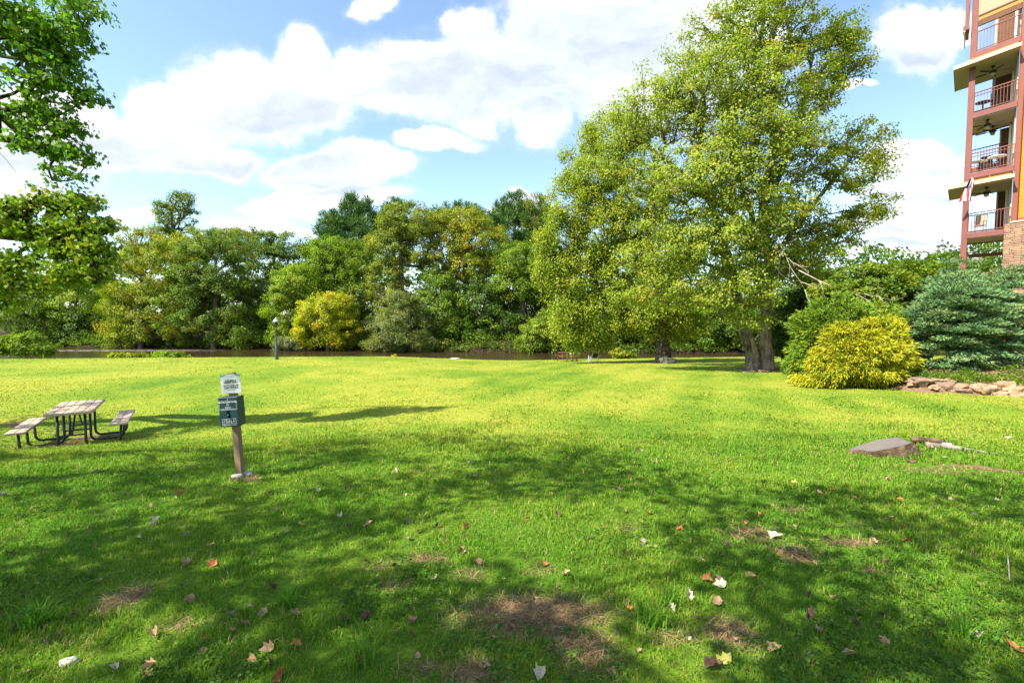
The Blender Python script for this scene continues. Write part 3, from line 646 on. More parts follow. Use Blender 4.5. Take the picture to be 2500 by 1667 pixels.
T1 = [[b1 + [-.45, 0, -.3], b1 + [-.55, -.05, .9], b1 + [-1.15, -.2, 2.6], b1 + [-1.75, -.3, 5.2], b1 + [-2.3, 0, 7.6], b1 + [-3.4, .3, 10.5], b1 + [-3.3, .2, 13]],
      [b1 + [.35, 0, -.3], b1 + [.42, 0, .9], b1 + [.35, .1, 2.6], b1 + [.6, .3, 5.6], b1 + [.2, .5, 8.2], b1 + [.75, .6, 11.5], b1 + [.45, .3, 14], b1 + [1.0, .4, 17.0]],
      [b1 + [.38, .15, 2.8], b1 + [-.4, .3, 5.6], b1 + [-.25, .7, 8.4], b1 + [-1.3, .9, 11.5], b1 + [-1.2, .8, 15.0]],
      [b1 + [.6, .3, 5.8], b1 + [2.6, .2, 8.6], b1 + [4.8, 0, 11.5]], [b1 + [-.35, .4, 7.5], b1 + [-4.2, .6, 10.6], b1 + [-6.0, .6, 12]], [b1 + [.45, .4, 9.0], b1 + [2.2, .8, 13], b1 + [2.9, .8, 17]]]
MAPLE = [(5, (.235, .300, .023)), (3, (.155, .230, .019)), (2, (.31, .335, .036)), (.3, (.40, .32, .035))]
r1, A1, Pn1, cn1 = tree('maple_tree', 'huge twin trunk maple with yellow green leaves left of the yellow shrub', 'tree', b1, pxblobs(Y1, PB1, .8), MAPLE, 2300, 70, .118, (.30, .80), .26, seed=101, trunks=T1, style='broad',
     shell=.16, seg=.6, rmin=.008, huevar=.12, k=7, aspect=.72, flat=.6, up=.5, out=.75, droop=.45, clumpvar=.22, updraw=.10, bark=M_BARK)
def trunkmesh(name, paths, parent, base, mat, seed, k=20, ridges=.10):
    from mathutils import noise
    mb = MB()
    for pts, rr in paths:
        pts = np.array(pts, float); L = len(pts); tt = np.linspace(0, L - 1, (L - 1) * 7 + 1)
        q = np.stack([np.interp(tt, range(L), pts[:, i]) for i in range(3)], 1); rq = np.interp(tt, range(L), rr)
        for _ in range(2): q[1:-1] = .25 * q[:-2] + .5 * q[1:-1] + .25 * q[2:]
        s0 = len(mb.V); mb.tube(q - base, list(rq), k, True); V = mb.V[-1]; n = len(q)
        for i in range(n):
            c = q[i] - base
            for j in range(k):
                v = V[i * k + j]; d = v - c
                f = 1 + ridges * noise.noise(Vector((j * .9 + seed, v[2] * .55, seed * 2.0))) + ridges * .8 * noise.noise(Vector((v[0] * 2.2 + seed, v[1] * 2.2, v[2] * 1.1)))
                V[i * k + j] = c + d * f
    return mb.build(name, mat, parent, smooth=True)
trunkmesh('trunk_base', [([b1 + [-.32, -.05, -.4], b1 + [-.33, -.05, .1], b1 + [-.42, -.05, .9], b1 + [-.70, -.12, 1.8], b1 + [-1.02, -.2, 2.7], b1 + [-1.75, -.3, 5.2]], [.58, .42, .30, .25, .21, .18]),
     ([b1 + [.32, 0, -.4], b1 + [.33, 0, .1], b1 + [.36, 0, .9], b1 + [.27, .05, 1.8], b1 + [.26, .1, 2.7], b1 + [.55, .28, 5.6]], [.60, .46, .34, .26, .215, .18])], r1, b1, M_BARKP, 3)
rng = np.random.default_rng(5)
def deadlimb(mb, p, d, L, r, depth):
    pts = [p]; q = p.copy(); dd = np.array(d, float)
    for i in range(6):
        dd = dd + rng.normal(size=3) * .16; dd /= np.linalg.norm(dd); q = q + dd * L / 6; pts.append(q.copy())
        if depth and i in (1, 2, 4, 5): deadlimb(mb, q.copy(), nrm(dd + rng.normal(size=3) * .75), L * rng.uniform(.3, .55), r * .5, depth - 1)
    mb.tube(np.array(pts) - b1, list(np.linspace(r, r * .35, len(pts))), 6)
for a_ in ((P(1900, 590, 23.2), (.45, -.1, -.85), 2.6, .026, 2), (P(1905, 610, 23.2), (.18, -.05, -1), 2.1, .024, 1), (P(1950, 660, 22.8), (.75, -.1, -.75), 2.8, .026, 2), (P(1792, 755, 24.5), (-1, -.1, .02), 1.5, .045, 1)):
    mb = MB(); deadlimb(mb, *a_); mb.build('dead_branch', M_DEAD, r1, smooth=True)

# --- weeping birch left of the maple
Y2 = 33.0
b2 = G3(10.35, Y2)
PB2 = [(1500, 330, 90, 60), (1440, 420, 80, 70), (1400, 500, 75, 70), (1370, 590, 55, 70), (1470, 560, 90, 80), (1560, 480, 100, 90), (1350, 660, 50, 60), (1430, 680, 80, 70), (1520, 650, 90, 80), (1620, 620, 90, 80), (1390, 760, 65, 60), (1470, 770, 80, 55), (1560, 760, 80, 55), (1400, 825, 50, 32), (1650, 740, 80, 50), (1625, 812, 70, 18), (1330, 600, 25, 50), (1470, 830, 40, 22), (1690, 800, 45, 28)]
BIRCH = [(5, (.265, .330, .026)), (3, (.18, .26, .022)), (2, (.35, .37, .04)), (.15, (.38, .24, .03))]
r2, *_ = tree('weeping_tree', 'yellowing tree with drooping curtain of leaves above the mossy boulder', 'tree', b2, pxblobs(Y2, PB2, .8), BIRCH, 1700, 84, .132, (.35, .75), .36, seed=102, shell=.45, seg=.8, rmin=.012, k=6, aspect=.7, flat=1.1, up=.3, droop=.8, clumpvar=.22,
     trunks=[[b2 + [0, 0, -.3], b2 + [-.05, 0, 2.5], b2 + [-.5, 0, 6], b2 + [-1.6, 0, 11]], [b2 + [-.1, 0, 3], b2 + [1.1, .3, 7], b2 + [1.6, .3, 10]]], bark=M_BARKD)
trunkmesh('trunk_base', [([b2 + [0, 0, -.4], b2 + [0, 0, .15], b2 + [-.03, 0, 1.2], b2 + [-.08, 0, 3.2]], [.74, .56, .43, .36])], r2, b2, M_BARKD, 8)

# --- shrubs on the right
def shrub(name, label, Y, bx, pb, pal, n, per, size, rc, seed, style, group=None, lm=None, shell=.42, depth=.8, tier=None, rag=0, **kw):
    q = P(bx, 800, Y); base = G3(q[0], Y)
    blobs = pxblobs(Y, pb, depth); ex = None
    if tier:                    # horizontal tiers of foliage with dark gaps between them
        r_ = np.random.default_rng(seed + 1); ex = sample_blobs(r_, blobs, n, shell, base[2] + .02)
        wv = .22 * np.sin(ex[:, 0] * 1.9) + .16 * np.sin(ex[:, 0] * 4.3 + ex[:, 1] * 2.0) + .7 * vnoise(ex[:, 0] * 1.2, ex[:, 1] * 1.2, seed)
        ex[:, 2] = (np.round((ex[:, 2] + wv) / tier)) * tier - wv + r_.normal(size=len(ex)) * .05; ex = ex[vnoise(ex[:, 0] * 1.6, ex[:, 2] * 2.6, seed + 3) > .22]; blobs = None; n = 0
    if rag:                     # tufts stand out, hollows between them stay dark
        r_ = np.random.default_rng(seed + 1); ex = sample_blobs(r_, blobs, n, shell, base[2] + .02); cm = ex.mean(0); f = vnoise(ex[:, 0] * 1.7 + ex[:, 1], ex[:, 2] * 2.6, seed)
        ex = ex + nrm(ex - cm) * ((f - .45) * .85)[:, None]; ex[:, 2] = np.maximum(ex[:, 2], base[2] + .05); ex = ex[f > rag * .75]; blobs = None; n = 0
    return tree(name, label, 'shrub', base, blobs, pal, n, per, size, rc, .10, extra=ex, seed=seed, style=style, shell=shell, group=group, seg=.5, rmin=.006, k=5, zmin=base[2] + .02, topfrac=.6, lmat=lm, trunkname='stem', crownname='foliage', bark=M_BARKD, **kw)
CYP = [(5, (.40, .37, .014)), (3, (.30, .31, .014)), (2, (.16, .22, .014))]
CYPG = [(4, (.120, .205, .012)), (3, (.078, .150, .012)), (1, (.23, .28, .016))]
JUN = [(4, (.145, .260, .105)), (3, (.092, .195, .078)), (2, (.215, .32, .13)), (1, (.19, .20, .08))]
HOL = [(4, (.080, .155, .014)), (3, (.15, .215, .018)), (2, (.23, .265, .02))]
shrub('golden_shrub', 'bright yellow thread leaved cypress shrub spilling onto the lawn beside the edging rocks', 17.2, 2120, [(2130, 865, 85, 65), (2055, 880, 75, 50), (2185, 885, 50, 48), (2150, 822, 52, 36), (2140, 792, 26, 18), (2212, 850, 28, 18), (2060, 828, 36, 26), (2080, 920, 80, 24), (2170, 925, 55, 22), (2105, 815, 42, 30), (1968, 925, 34, 20), (2010, 900, 50, 36), (2185, 822, 36, 28)],
      CYP, 900, 80, .15, (.12, .34), 201, 'spray', lm=M_NEEDLE, rag=.34, aspect=.2, droop=.55, flat=.75, clumpvar=.16)
shrub('green_shrub', 'dark green cypress shrub wrapping the shaded left side of the yellow shrub', 18.4, 2010, [(2000, 850, 65, 75), (2040, 790, 80, 60), (1975, 890, 45, 40), (2110, 770, 70, 50), (1990, 800, 50, 50)], CYPG, 620, 80, .16, (.14, .38), 202, 'spray', lm=M_NEEDLE, rag=.3, aspect=.24, droop=.4, flat=.75, clumpvar=.2)
shrub('tall_shrub', 'tall rounded green shrub with yellowish sprays behind the yellow shrub', 22.5, 2130, [(2130, 700, 110, 65), (2060, 740, 90, 70), (2210, 690, 70, 50), (2180, 740, 80, 60), (2220, 770, 70, 90), (2150, 800, 80, 60)], HOL, 560, 80, .16, .40, 203, 'broad', aspect=.6, clumpvar=.25)
shrub('tall_shrub', 'dim green shrub in the shade right behind the twin trunk maple', 27.5, 1960, [(1950, 790, 80, 80), (2010, 740, 70, 80), (1930, 850, 50, 30)], DEEP, 260, 70, .18, .45, 204, 'broad', clumpvar=.25)
jkw = dict(lm=M_NEEDLE, aspect=.26, droop=-.05, flat=.24, clumpvar=.26, tier=.46)
shrub('juniper_shrub', 'largest blue green juniper with layered horizontal sprays above the edging rocks', 17.6, 2390, [(2330, 800, 105, 60), (2300, 850, 90, 50), (2420, 840, 90, 55), (2350, 735, 90, 50), (2280, 780, 60, 50), (2400, 770, 90, 60), (2390, 890, 90, 25)], JUN, 430, 150, .145, (.22, .58), 205, 'spray', **jkw)
shrub('juniper_shrub', 'blue green juniper climbing in front of the stone wall at the right edge', 19.0, 2470, [(2450, 725, 90, 44), (2490, 662, 42, 34), (2390, 725, 70, 44), (2480, 770, 80, 56), (2340, 710, 55, 36), (2500, 850, 60, 60)], JUN, 330, 150, .145, (.22, .58), 206, 'spray', **jkw)
shrub('juniper_shrub', 'dark blue green juniper peaking below the lowest balcony', 21.0, 2320, [(2310, 705, 55, 40), (2345, 665, 36, 34), (2270, 735, 55, 44), (2300, 770, 80, 56)], JUN, 210, 150, .145, (.22, .58), 207, 'spray', **jkw)
# ivy in the bed
rng = np.random.default_rng(60); C = []
for i in range(700):
    x = rng.uniform(12.2, 19.5); yb = float(np.interp(x, [p[0] for p in BED], [p[1] for p in BED])); y = yb + rng.uniform(.45, 3.4) ** 1.0
    if vnoise(x * 1.1, y * 1.1, 61) > .42: C.append([x, y, float(ground(x, y)) + rng.uniform(.03, .22)])
V, F, col = leaves(rng, np.array(C), .2, 26, .07, GREEN + [(2, (.16, .21, .09))], np.array([15, 15, -3.0]), flat=.5)
tag(npmesh('ivy_ground_cover', V, [F], M_LEAF, col=col), 'ivy and weeds creeping over the soil behind the edging rocks', 'ground cover', kind='stuff')

# --- plants where the lawn meets the river
def plant(name, label, cat, px, Y, pb, pal, n, seed, size=.16, rc=.25, **kw):
    q = P(px, 870, Y); base = G3(q[0], Y)
    tree(name, label, cat, base, pxblobs(Y, pb, .7), pal, n, 40, size, rc, .03, seed=seed, shell=.3, seg=.4, rmin=.004, k=5, zmin=base[2] + .05, trunkname='stem', crownname='foliage', **kw)
plant('fern_like_bush', 'feathery green sumac bush on the river bank at the left edge', 'bush', 70, 33, [(60, 850, 75, 18), (30, 835, 45, 18), (105, 855, 30, 12), (70, 825, 25, 14)], LIME + GREEN, 150, 301, .24, .4, aspect=.3, up=.7)
plant('bank_sapling', 'low spreading green sapling growing at the lawn edge left of the street lamp', 'bush', 415, 33.5, [(415, 872, 45, 10), (440, 876, 35, 7), (400, 866, 22, 8), (380, 880, 20, 5)], LIME, 90, 302, .24, .3, aspect=.3, up=.8)
plant('bank_weed', 'straggling yellowish weeds at the river edge beside the low spreading sapling', 'weeds', 320, 33.3, [(320, 868, 50, 4), (290, 868, 25, 4), (350, 870, 24, 5)], YGREEN, 50, 303, .2, .25, aspect=.3, up=.8)
plant('bank_weed', 'tiny yellow weed at the river edge left of the flat rock', 'weeds', 963, 38.5, [(963, 869, 8, 5)], YEL, 8, 304, .14, .12)
plant('leafy_bough', 'leafy low bush on the bank behind the white chair', 'bush', 1520, 42.5, [(1505, 862, 22, 12), (1530, 866, 30, 8)], YGREEN, 40, 305, .2, .3)
# distant trees on the right horizon
for (px, py, h, sd, lb) in ((2268, 628, 10, 401, 'tiny distant pine, left of a pair, on the skyline beside the building'), (2280, 627, 11, 402, 'tiny distant pine, right of a pair, on the skyline beside the building')):
    q = P(px, 770, 170); base = G3(q[0], 170)
    tree('distant_pine', lb, 'tree', base, pxblobs(170, [(px, py + 4, 5, 6), (px, py + 14, 6, 5)]), PINE, 26, 40, 1.0, .8, .35, seed=sd, seg=3, rmin=.05, k=5, zmin=0)
rng = np.random.default_rng(70); C = []
for i in range(260):
    px = rng.uniform(2180, 2420); C.append(P(px, rng.uniform(646, 700) - 6 * math.sin(px * .05), rng.uniform(120, 140)))
massof('distant_wood', 'far wooded hillside between the shrubs and the building', np.array(C), 2.2, 36, .9, DEEP + GREEN, 71)

# --- trees whose boughs reach into the picture from the left, and whose crowns shade the foreground
MAPL = [(5, (.140, .270, .024)), (3, (.092, .205, .020)), (1, (.23, .33, .028))]
MAPY = [(5, (.210, .320, .020)), (3, (.130, .230, .016)), (.8, (.36, .33, .02)), (.25, (.36, .19, .02))]
SHTOP = [(-400, 1010), (0, 1008), (330, 1000), (560, 985), (700, 1003), (850, 1012), (1000, 1032), (1040, 1052), (1180, 1048), (1300, 1064), (1400, 1074), (1500, 1102), (1640, 1140), (1720, 1172), (1850, 1180), (2000, 1172), (2150, 1185), (2300, 1165), (2500, 1160), (2900, 1150)]
LIGHT = [(60, 1150, 120, 12), (330, 1122, 60, 8), (420, 1126, 60, 8), (20, 1290, 80, 46), (1190, 1300, 190, 50), (1330, 1270, 150, 46), (1450, 1330, 120, 44), (1050, 1330, 90, 26), (1560, 1370, 70, 26), (1150, 1360, 60, 25), (1480, 1235, 140, 22), (1640, 1262, 60, 16), (1340, 1420, 70, 22), (1600, 1480, 90, 36), (1690, 1560, 70, 30), (1520, 1500, 50, 28),
         (2330, 1440, 120, 55), (2440, 1520, 60, 40), (2080, 1330, 150, 22), (1820, 1300, 80, 18), (2250, 1250, 120, 14), (1900, 1240, 90, 14), (150, 1610, 220, 50), (460, 1590, 150, 42), (700, 1560, 80, 26), (1760, 1610, 110, 45), (620, 1650, 120, 30), (1600, 1660, 120, 30), (1780, 1190, 60, 10), (880, 1045, 80, 10), (960, 1090, 60, 9), (1100, 1120, 60, 10), (700, 1090, 50, 8), (760, 1170, 60, 10), (130, 1460, 50, 14), (400, 1240, 90, 12), (980, 1230, 60, 12), (2430, 1280, 60, 12)]
def shaded(q, soft=0.0):
    px, py, f = project(q)
    if f < 0.7: return q[1] > -2.0
    if py < np.interp(px, [a for a, b in SHTOP], [b for a, b in SHTOP]): return False
    for cx_, cy_, rx, ry in LIGHT:
        if ry >= 20: rx, ry = rx * 1.25, ry * 1.22
        if ((px - cx_) / rx) ** 2 + ((py - cy_) / ry) ** 2 < 1.0 + soft: return False
    return True
rng = np.random.default_rng(80); CA = {0: [], 1: [], 2: [], 3: []}
TR = [np.array([-13.5, 6.0]), np.array([-7.5, -4.5]), np.array([-1.5, -8.0]), np.array([-16.5, 0.5])]
tries = 0; tot = 0
while tot < 1250 and tries < 90000:
    tries += 1
    y = 1.6 + 11.5 * rng.random() ** 1.2; x = rng.uniform(-1.25 * y - 1.5, 1.25 * y + 1.5); q = G3(x, y)
    if not shaded(q): continue
    ok = all(shaded(q + np.array([dx, dy, 0]), -.25) for dx, dy in ((.22, 0), (-.22, 0), (0, .22), (0, -.22)))
    if not ok and rng.random() < .75: continue
    H = rng.uniform(5.0, 9.5); c = q + S * (H / S[2])
    px, py, f = project(c)
    if f > .5 and -120 < px < 2620 and -120 < py < 1700: continue
    if any(-13 < qb[0] < -6 and 6.5 < qb[1] < 13 and c[2] > zz for zz in (3.0, 4.5, 6.0, 7.5) for qb in (c - S * ((c[2] - zz) / S[2]),)): continue
    dd = [np.hypot(*(c[:2] - t)) for t in TR]; i = int(np.argmin(dd))
    CA[i].append(c); tot += 1
for _ in range(34):             # unseen leaf clusters added to shade the picnic table
    q = np.array([rng.uniform(-10.0, -7.6), rng.uniform(9.2, 11.2), -.2]); CA[0].append(q + S * (rng.uniform(6.5, 9.5) / S[2]))
nearl = ['big leafy maple whose boughs hang into the upper left corner', 'shade tree behind the left of the viewer, casting dappled shade over the lawn', 'shade tree behind the viewer, casting dappled shade at the right', 'shade tree far to the left of the picnic table']
PB3 = [(40, 40, 130, 70), (190, 20, 60, 40), (130, 90, 90, 45), (215, 75, 35, 25), (60, 130, 110, 50), (150, 160, 55, 35), (100, 210, 100, 40), (190, 215, 40, 28), (215, 240, 28, 16), (60, 270, 80, 36), (140, 300, 70, 36), (180, 325, 40, 24), (90, 355, 70, 26), (170, 375, 60, 22), (215, 388, 32, 14), (140, 425, 55, 18), (195, 432, 36, 16), (118, 462, 24, 10), (30, 350, 40, 22)]
PB3b = [(-180, 100, 150, 110), (-200, 300, 140, 100), (-350, 150, 200, 150)]
for i, t in enumerate(TR):
    base = G3(t[0], t[1]); C = np.array(CA[i]) if CA[i] else np.zeros((0, 3)); ztop = 11.5
    if len(C) < 5: continue
    trk = [[base - [0, 0, .3], base + [0.15, 0.1, 2.6], base + [.4, .2, 6.0], base + [.6, .3, 10.5]]]
    if i == 0:
        v = sample_blobs(np.random.default_rng(81), pxblobs(9.1, PB3, .9), 330, .10)
        v2 = sample_blobs(np.random.default_rng(82), pxblobs(10.0, PB3b, .9), 120, .3)
        rng9 = np.random.default_rng(83)
        root, A, Pn, cn = tree('maple_tree', nearl[0], 'tree', base, None, MAPL, 0, 18, .130, .42, .30, seed=90, expo=1.45, extra=C, trunks=trk, seg=.5, rmin=.006, k=8, style='broad', aspect=.8)
        trk2 = [[base + [.2, .1, 3.2], P(-250, 330, 9.6), P(-40, 330, 10), P(70, 350, 10)], [base + [.3, .15, 4.5], P(-250, 120, 9.6), P(-40, 130, 10), P(90, 150, 10)], [base + [.2, .1, 3.0], P(-200, 480, 9.8), P(-20, 352, 10.4), P(40, 420, 10.4)]]
        A, Pn, cn = skeleton(rng9, trk2, v, .05, .3)
        V, F = woodmesh(A, Pn, cn, .07, 6, .002); npmesh('bough', V - base, [F], M_BARKD, smooth=True, parent=root)
        V, F, col = leaves(rng9, v, (.14, .36), 27, .080, MAPL, base + [0, 0, 5.0], 'lobed', flat=.55, up=.4, droop=.3)
        npmesh('bough_foliage', V - base, [F], M_LEAF, col=col, parent=root)
    else:
        tree('maple_tree', nearl[i], 'tree', base, None, MAPL, 0, 18, .130, .42, .28, seed=90 + i, expo=1.45, extra=C, trunks=trk, seg=.6, rmin=.01, k=7, style='broad', aspect=.8)
# yellowing tree whose low boughs hang at the left edge above the river
b4 = G3(-16.8, 9.8)
PB4 = [(30, 505, 80, 26), (130, 490, 80, 28), (215, 500, 55, 24), (60, 560, 110, 24), (180, 545, 80, 30), (255, 560, 40, 34), (235, 610, 60, 34), (130, 610, 90, 22), (190, 665, 70, 34), (250, 660, 34, 34), (40, 640, 70, 24), (20, 700, 60, 34), (15, 745, 40, 26), (100, 700, 40, 16)]
v = sample_blobs(np.random.default_rng(84), pxblobs(10.2, PB4, .9), 360, .12)
tree('sycamore_tree', 'yellowing sycamore with low boughs hanging over the left edge of the lawn', 'tree', b4, None, MAPY, 0, 34, .074, (.16, .38), .26, seed=95, extra=v, style='lobed', trunks=[[b4 - [0, 0, .3], b4 + [.3, -.2, 3], b4 + [.6, -.4, 8]], [b4 + [.3, -.2, 3.0], P(-150, 545, 11), P(40, 560, 10.6), P(160, 590, 10.6), P(240, 650, 10.6)], [b4 + [.3, -.2, 2.6], P(-120, 640, 11), P(30, 690, 10.6)]],
     seg=.28, rmin=.003, k=6, flat=.5, up=.4, droop=.3, updraw=.02, bark=M_BARKD)
# ------------------------------------------------------------------ grass
def grassblades(seed, n, y0, y1, hbase, wbase):
    rng = np.random.default_rng(seed)
    y = y0 * (y1 / y0) ** rng.random(n); x = rng.uniform(-1, 1, n) * (1.16 * y + 2.6)
    keep = (y < edgeY(x) + 1.0) & (rng.random(n) > dirt(x, y) * 1.35)
    clump = vnoise(x * 7, y * 7, 31) * .6 + vnoise(x * 2.1, y * 2.1, 32) * .4
    keep &= rng.random(n) < (.18 + 1.15 * clump)
    x, y, clump = x[keep], y[keep], clump[keep]; n = len(x); z = ground(x, y)
    tall = vnoise(x * .8, y * .8, 33); k = (y / 3.0)
    h = hbase * (.55 + .75 * clump) * rng.uniform(.5, 1.35, n) * (1 + .5 * (tall > .68)) * k ** .30
    h = h * (1 - .45 * sm(y, 10, 20))
    w = wbase * rng.uniform(.7, 1.3, n) * k ** .80
    az = rng.uniform(0, 2 * np.pi, n) + 1.5 * vnoise(x * .9, y * .9, 34); lean = rng.uniform(.15, 1.15, n)
    far = (y > 8) & (x > -6); sg = np.where(np.sin((x - .42 * y) * 2 * math.pi / 2.1) > 0, 0, np.pi); az = np.where(far, 1.17 + sg + rng.normal(size=n) * 1.7, az)
    dx, dy = np.cos(az), np.sin(az); fa = az + np.pi / 2 + rng.normal(size=n) * .5; bx, by = np.cos(fa) * w / 2, np.sin(fa) * w / 2
    p0 = np.stack([x, y, z - .004], 1); up = np.array([0, 0, 1.0]); D = np.stack([dx, dy, 0 * dx], 1); B = np.stack([bx, by, 0 * bx], 1)
    p1 = p0 + up * (h * .62)[:, None] + D * (h * lean * .30)[:, None]; p2 = p0 + up * (h * (1.0 - .28 * lean))[:, None] + D * (h * lean * .85)[:, None]
    V = np.stack([p0 - B, p0 + B, p1 + B * .8, p1 - B * .8, p2], 1).reshape(-1, 3); o = (np.arange(n) * 5)[:, None]
    Q = o + np.array([[0, 1, 2, 3]]); T = o + np.array([[3, 2, 4]])
    l = lawncolour(x, y) + rng.normal(size=n) * .12
    c = np.empty((n, 3)); a, b_, d_ = np.array([.102, .235, .017]), np.array([.195, .294, .026]), np.array([.300, .345, .050])
    t = np.clip((l - .2) / .6, 0, 1)[:, None]; c = np.where(t < .5, a + (b_ - a) * t * 2, b_ + (d_ - b_) * (t - .5) * 2)
    dry = rng.random(n) < .06 + .14 * np.clip(l - .5, 0, 1) + .25 * dirt(x, y); c[dry] = np.array([.42, .32, .15]) * rng.uniform(.6, 1.1, (dry.sum(), 1))
    c *= rng.uniform(.82, 1.18, (n, 1))
    return V, Q, T, c
parts = [grassblades(1, 620000, 1.4, 9, .040, .0050), grassblades(2, 260000, 8, 46, .030, .0056)]
def thatch(seed, n):            # dead straw lying on the worn patches
    rng = np.random.default_rng(seed); y = 1.6 * (11 / 1.6) ** rng.random(n * 14); x = rng.uniform(-1.1, 1.1, n * 14) * y; d = dirt(x, y)
    k = (rng.random(len(x)) < np.clip(d * 1.6 - .15, 0, 1)); x, y = x[k][:n], y[k][:n]; n = len(x); z = ground(x, y) + rng.uniform(.002, .02, n)
    az = rng.uniform(0, 6.283, n); L = rng.uniform(.03, .10, n) * (y / 3) ** .4; w = .0032 * (y / 3) ** .7; D = np.stack([np.cos(az) * L, np.sin(az) * L, rng.normal(size=n) * L * .22], 1); B = np.stack([-np.sin(az) * w, np.cos(az) * w, 0 * az], 1) * .5
    p0 = np.stack([x, y, z], 1); V = np.stack([p0 - B, p0 + B, p0 + D * .5 + B + [0, 0, .006], p0 + D * .5 - B + [0, 0, .006], p0 + D], 1).reshape(-1, 3); o = (np.arange(n) * 5)[:, None]
    c = pick(rng, [(4, (.38, .27, .15)), (3, (.26, .17, .09)), (2, (.16, .10, .055)), (1, (.50, .40, .22))], n) * rng.uniform(.7, 1.2, (n, 1))
    return V, o + np.array([[0, 1, 2, 3]]), o + np.array([[3, 2, 4]]), c
parts.append(thatch(3, 16000))
off = 0; V = []; Q = []; T = []; c = []
for v, q, t, cc in parts: V.append(v); Q.append(q + off); T.append(t + off); c.append(cc); off += len(v)
c = np.concatenate(c); V = np.concatenate(V)
tag(npmesh('grass', V, [np.concatenate(Q), np.concatenate(T)], M_GRASS, col=np.concatenate([c, c])), 'short mown green grass of the lawn', 'grass', kind='stuff')
# clover and broadleaf weeds in the near turf
rng = np.random.default_rng(35); n = 24000; y = 1.5 * (11 / 1.5) ** rng.random(n); x = rng.uniform(-1, 1, n) * (1.15 * y + 2.2)
k = (vnoise(x * 1.3, y * 1.3, 36) > .58) & (rng.random(n) > dirt(x, y)); x, y = x[k], y[k]
V, F, col = leaves(rng, np.stack([x, y, ground(x, y) + .026], 1), .035, 5, .020, [(3, (.055, .135, .02)), (2, (.09, .19, .022)), (1, (.16, .25, .03))], np.array([0, 5, -4.0]), up=1.4, flat=.3, aspect=.85)
tag(npmesh('clover', V, [F], M_GRASS, col=col), 'clover leaves mixed into the near turf', 'clover', kind='stuff')
# long uncut tufts
def tuft(px, py, label, nb, hh, seed):
    rng = np.random.default_rng(seed); q = Gpx(px, py); V = []; Fq = []; Ft = []; col = []
    for i in range(nb):
        az = rng.uniform(0, 6.283); L = hh * rng.uniform(.5, 1.1); ln = rng.uniform(.2, .9); b = rng.normal(size=2) * hh * .16; w = .0042
        D = np.array([math.cos(az), math.sin(az), 0]); B = np.array([-D[1], D[0], 0]) * w; p0 = np.array([b[0], b[1], -.01]); o = len(V)
        V += [p0 - B, p0 + B]
        for f in (.4, .75): c_ = p0 + np.array([0, 0, L * f * (1 - .25 * ln * f)]) + D * L * ln * f * f; V += [c_ - B * (1 - f * .5), c_ + B * (1 - f * .5)]
        V.append(p0 + np.array([0, 0, L * (1 - .35 * ln)]) + D * L * ln); Fq += [[o, o + 1, o + 3, o + 2], [o + 2, o + 3, o + 5, o + 4]]; Ft.append([o + 4, o + 5, o + 6])
        cc = np.array([.085, .20, .016]) * rng.uniform(.8, 1.5); col.append(cc)
    o = npmesh('grass_tuft', V, [np.array(Fq), np.array(Ft)], M_GRASS, col=np.concatenate([np.repeat(col, 2, 0), col])); o.location = tuple(q)
    tag(o, label, 'grass tuft')
tuft(1590, 1530, 'long blades of uncut grass beside the largest bare soil patch, nearest the viewer', 70, .22, 1)
tuft(1640, 1480, 'small lush tuft of tall grass below the pale green fallen leaf', 40, .16, 2)
tuft(90, 1535, 'big tangled tuft of bright tall grass near the lower left corner', 110, .2, 3)
tuft(700, 1480, 'tall grass tuft behind the large curled pale leaf', 45, .15, 4)
tuft(880, 1625, 'tall grass tuft rising by the bottom edge, left of the bare soil', 50, .2, 5)
tuft(2350, 1560, 'loose tuft of long pale blades near the big orange curled leaf', 60, .2, 6)
# ------------------------------------------------------------------ objects on the lawn
def text(body, size, name, matl, parent, loc, rot=(math.pi / 2, 0, 0), ext=0.0006, bold=False, sx=1.0):
    cu_ = bpy.data.curves.new(name, 'FONT'); cu_.body = body; cu_.size = size; cu_.extrude = ext; cu_.align_x = 'CENTER'; cu_.align_y = 'CENTER'; cu_.resolution_u = 3
    if bold: cu_.offset = size * .025
    t = bpy.data.objects.new(name, cu_); COL.objects.link(t); bpy.context.view_layer.update()
    me = bpy.data.meshes.new_from_object(t.evaluated_get(bpy.context.evaluated_depsgraph_get())); bpy.data.objects.remove(t)
    me.materials.clear(); me.materials.append(matl); o = bpy.data.objects.new(name, me); COL.objects.link(o)
    o.parent = parent; o.location = loc; o.rotation_euler = rot; o.scale = (sx, 1, 1); return o
def P0(mb, name, m, parent, **k): return mb.build(name, m, parent, **k)

# --- leaning post with notice and waste-bag dispenser
pb = Gpx(588, 1163); D5 = pb[1]
post = empty('sign_post', pb, 0, 'leaning wooden post carrying a caution notice and a dark green bag dispenser', 'sign post')
post.rotation_euler = (0, math.radians(-3.4), 0)
P0(MB().box((0, 0, .56), (.074, .080, 1.40), bev=.006), 'post', M_POST, post)
sg = P0(MB().box((.012, -.052, 1.135), (.236, .004, .225), bev=.001), 'notice_sign', M_SIGN, post)
sy = -.0545
def quadstrip(pts, y): return MB().add([[x, y, z] for x, z in pts] + [[x, y + .0006, z] for x, z in pts], [list(range(len(pts)))])
P0(quadstrip([(-.106, 1.247), (-.03, 1.247), (-.045, 1.236), (-.06, 1.234), (-.075, 1.222), (-.095, 1.218), (-.106, 1.205)], sy - .0006), 'leaf_border', M_TEAL, sg)
P0(quadstrip([(.130, 1.247), (.130, 1.212), (.115, 1.222), (.10, 1.229), (.082, 1.229), (.07, 1.238), (.055, 1.247)], sy - .0006), 'leaf_border', M_TEAL, sg)
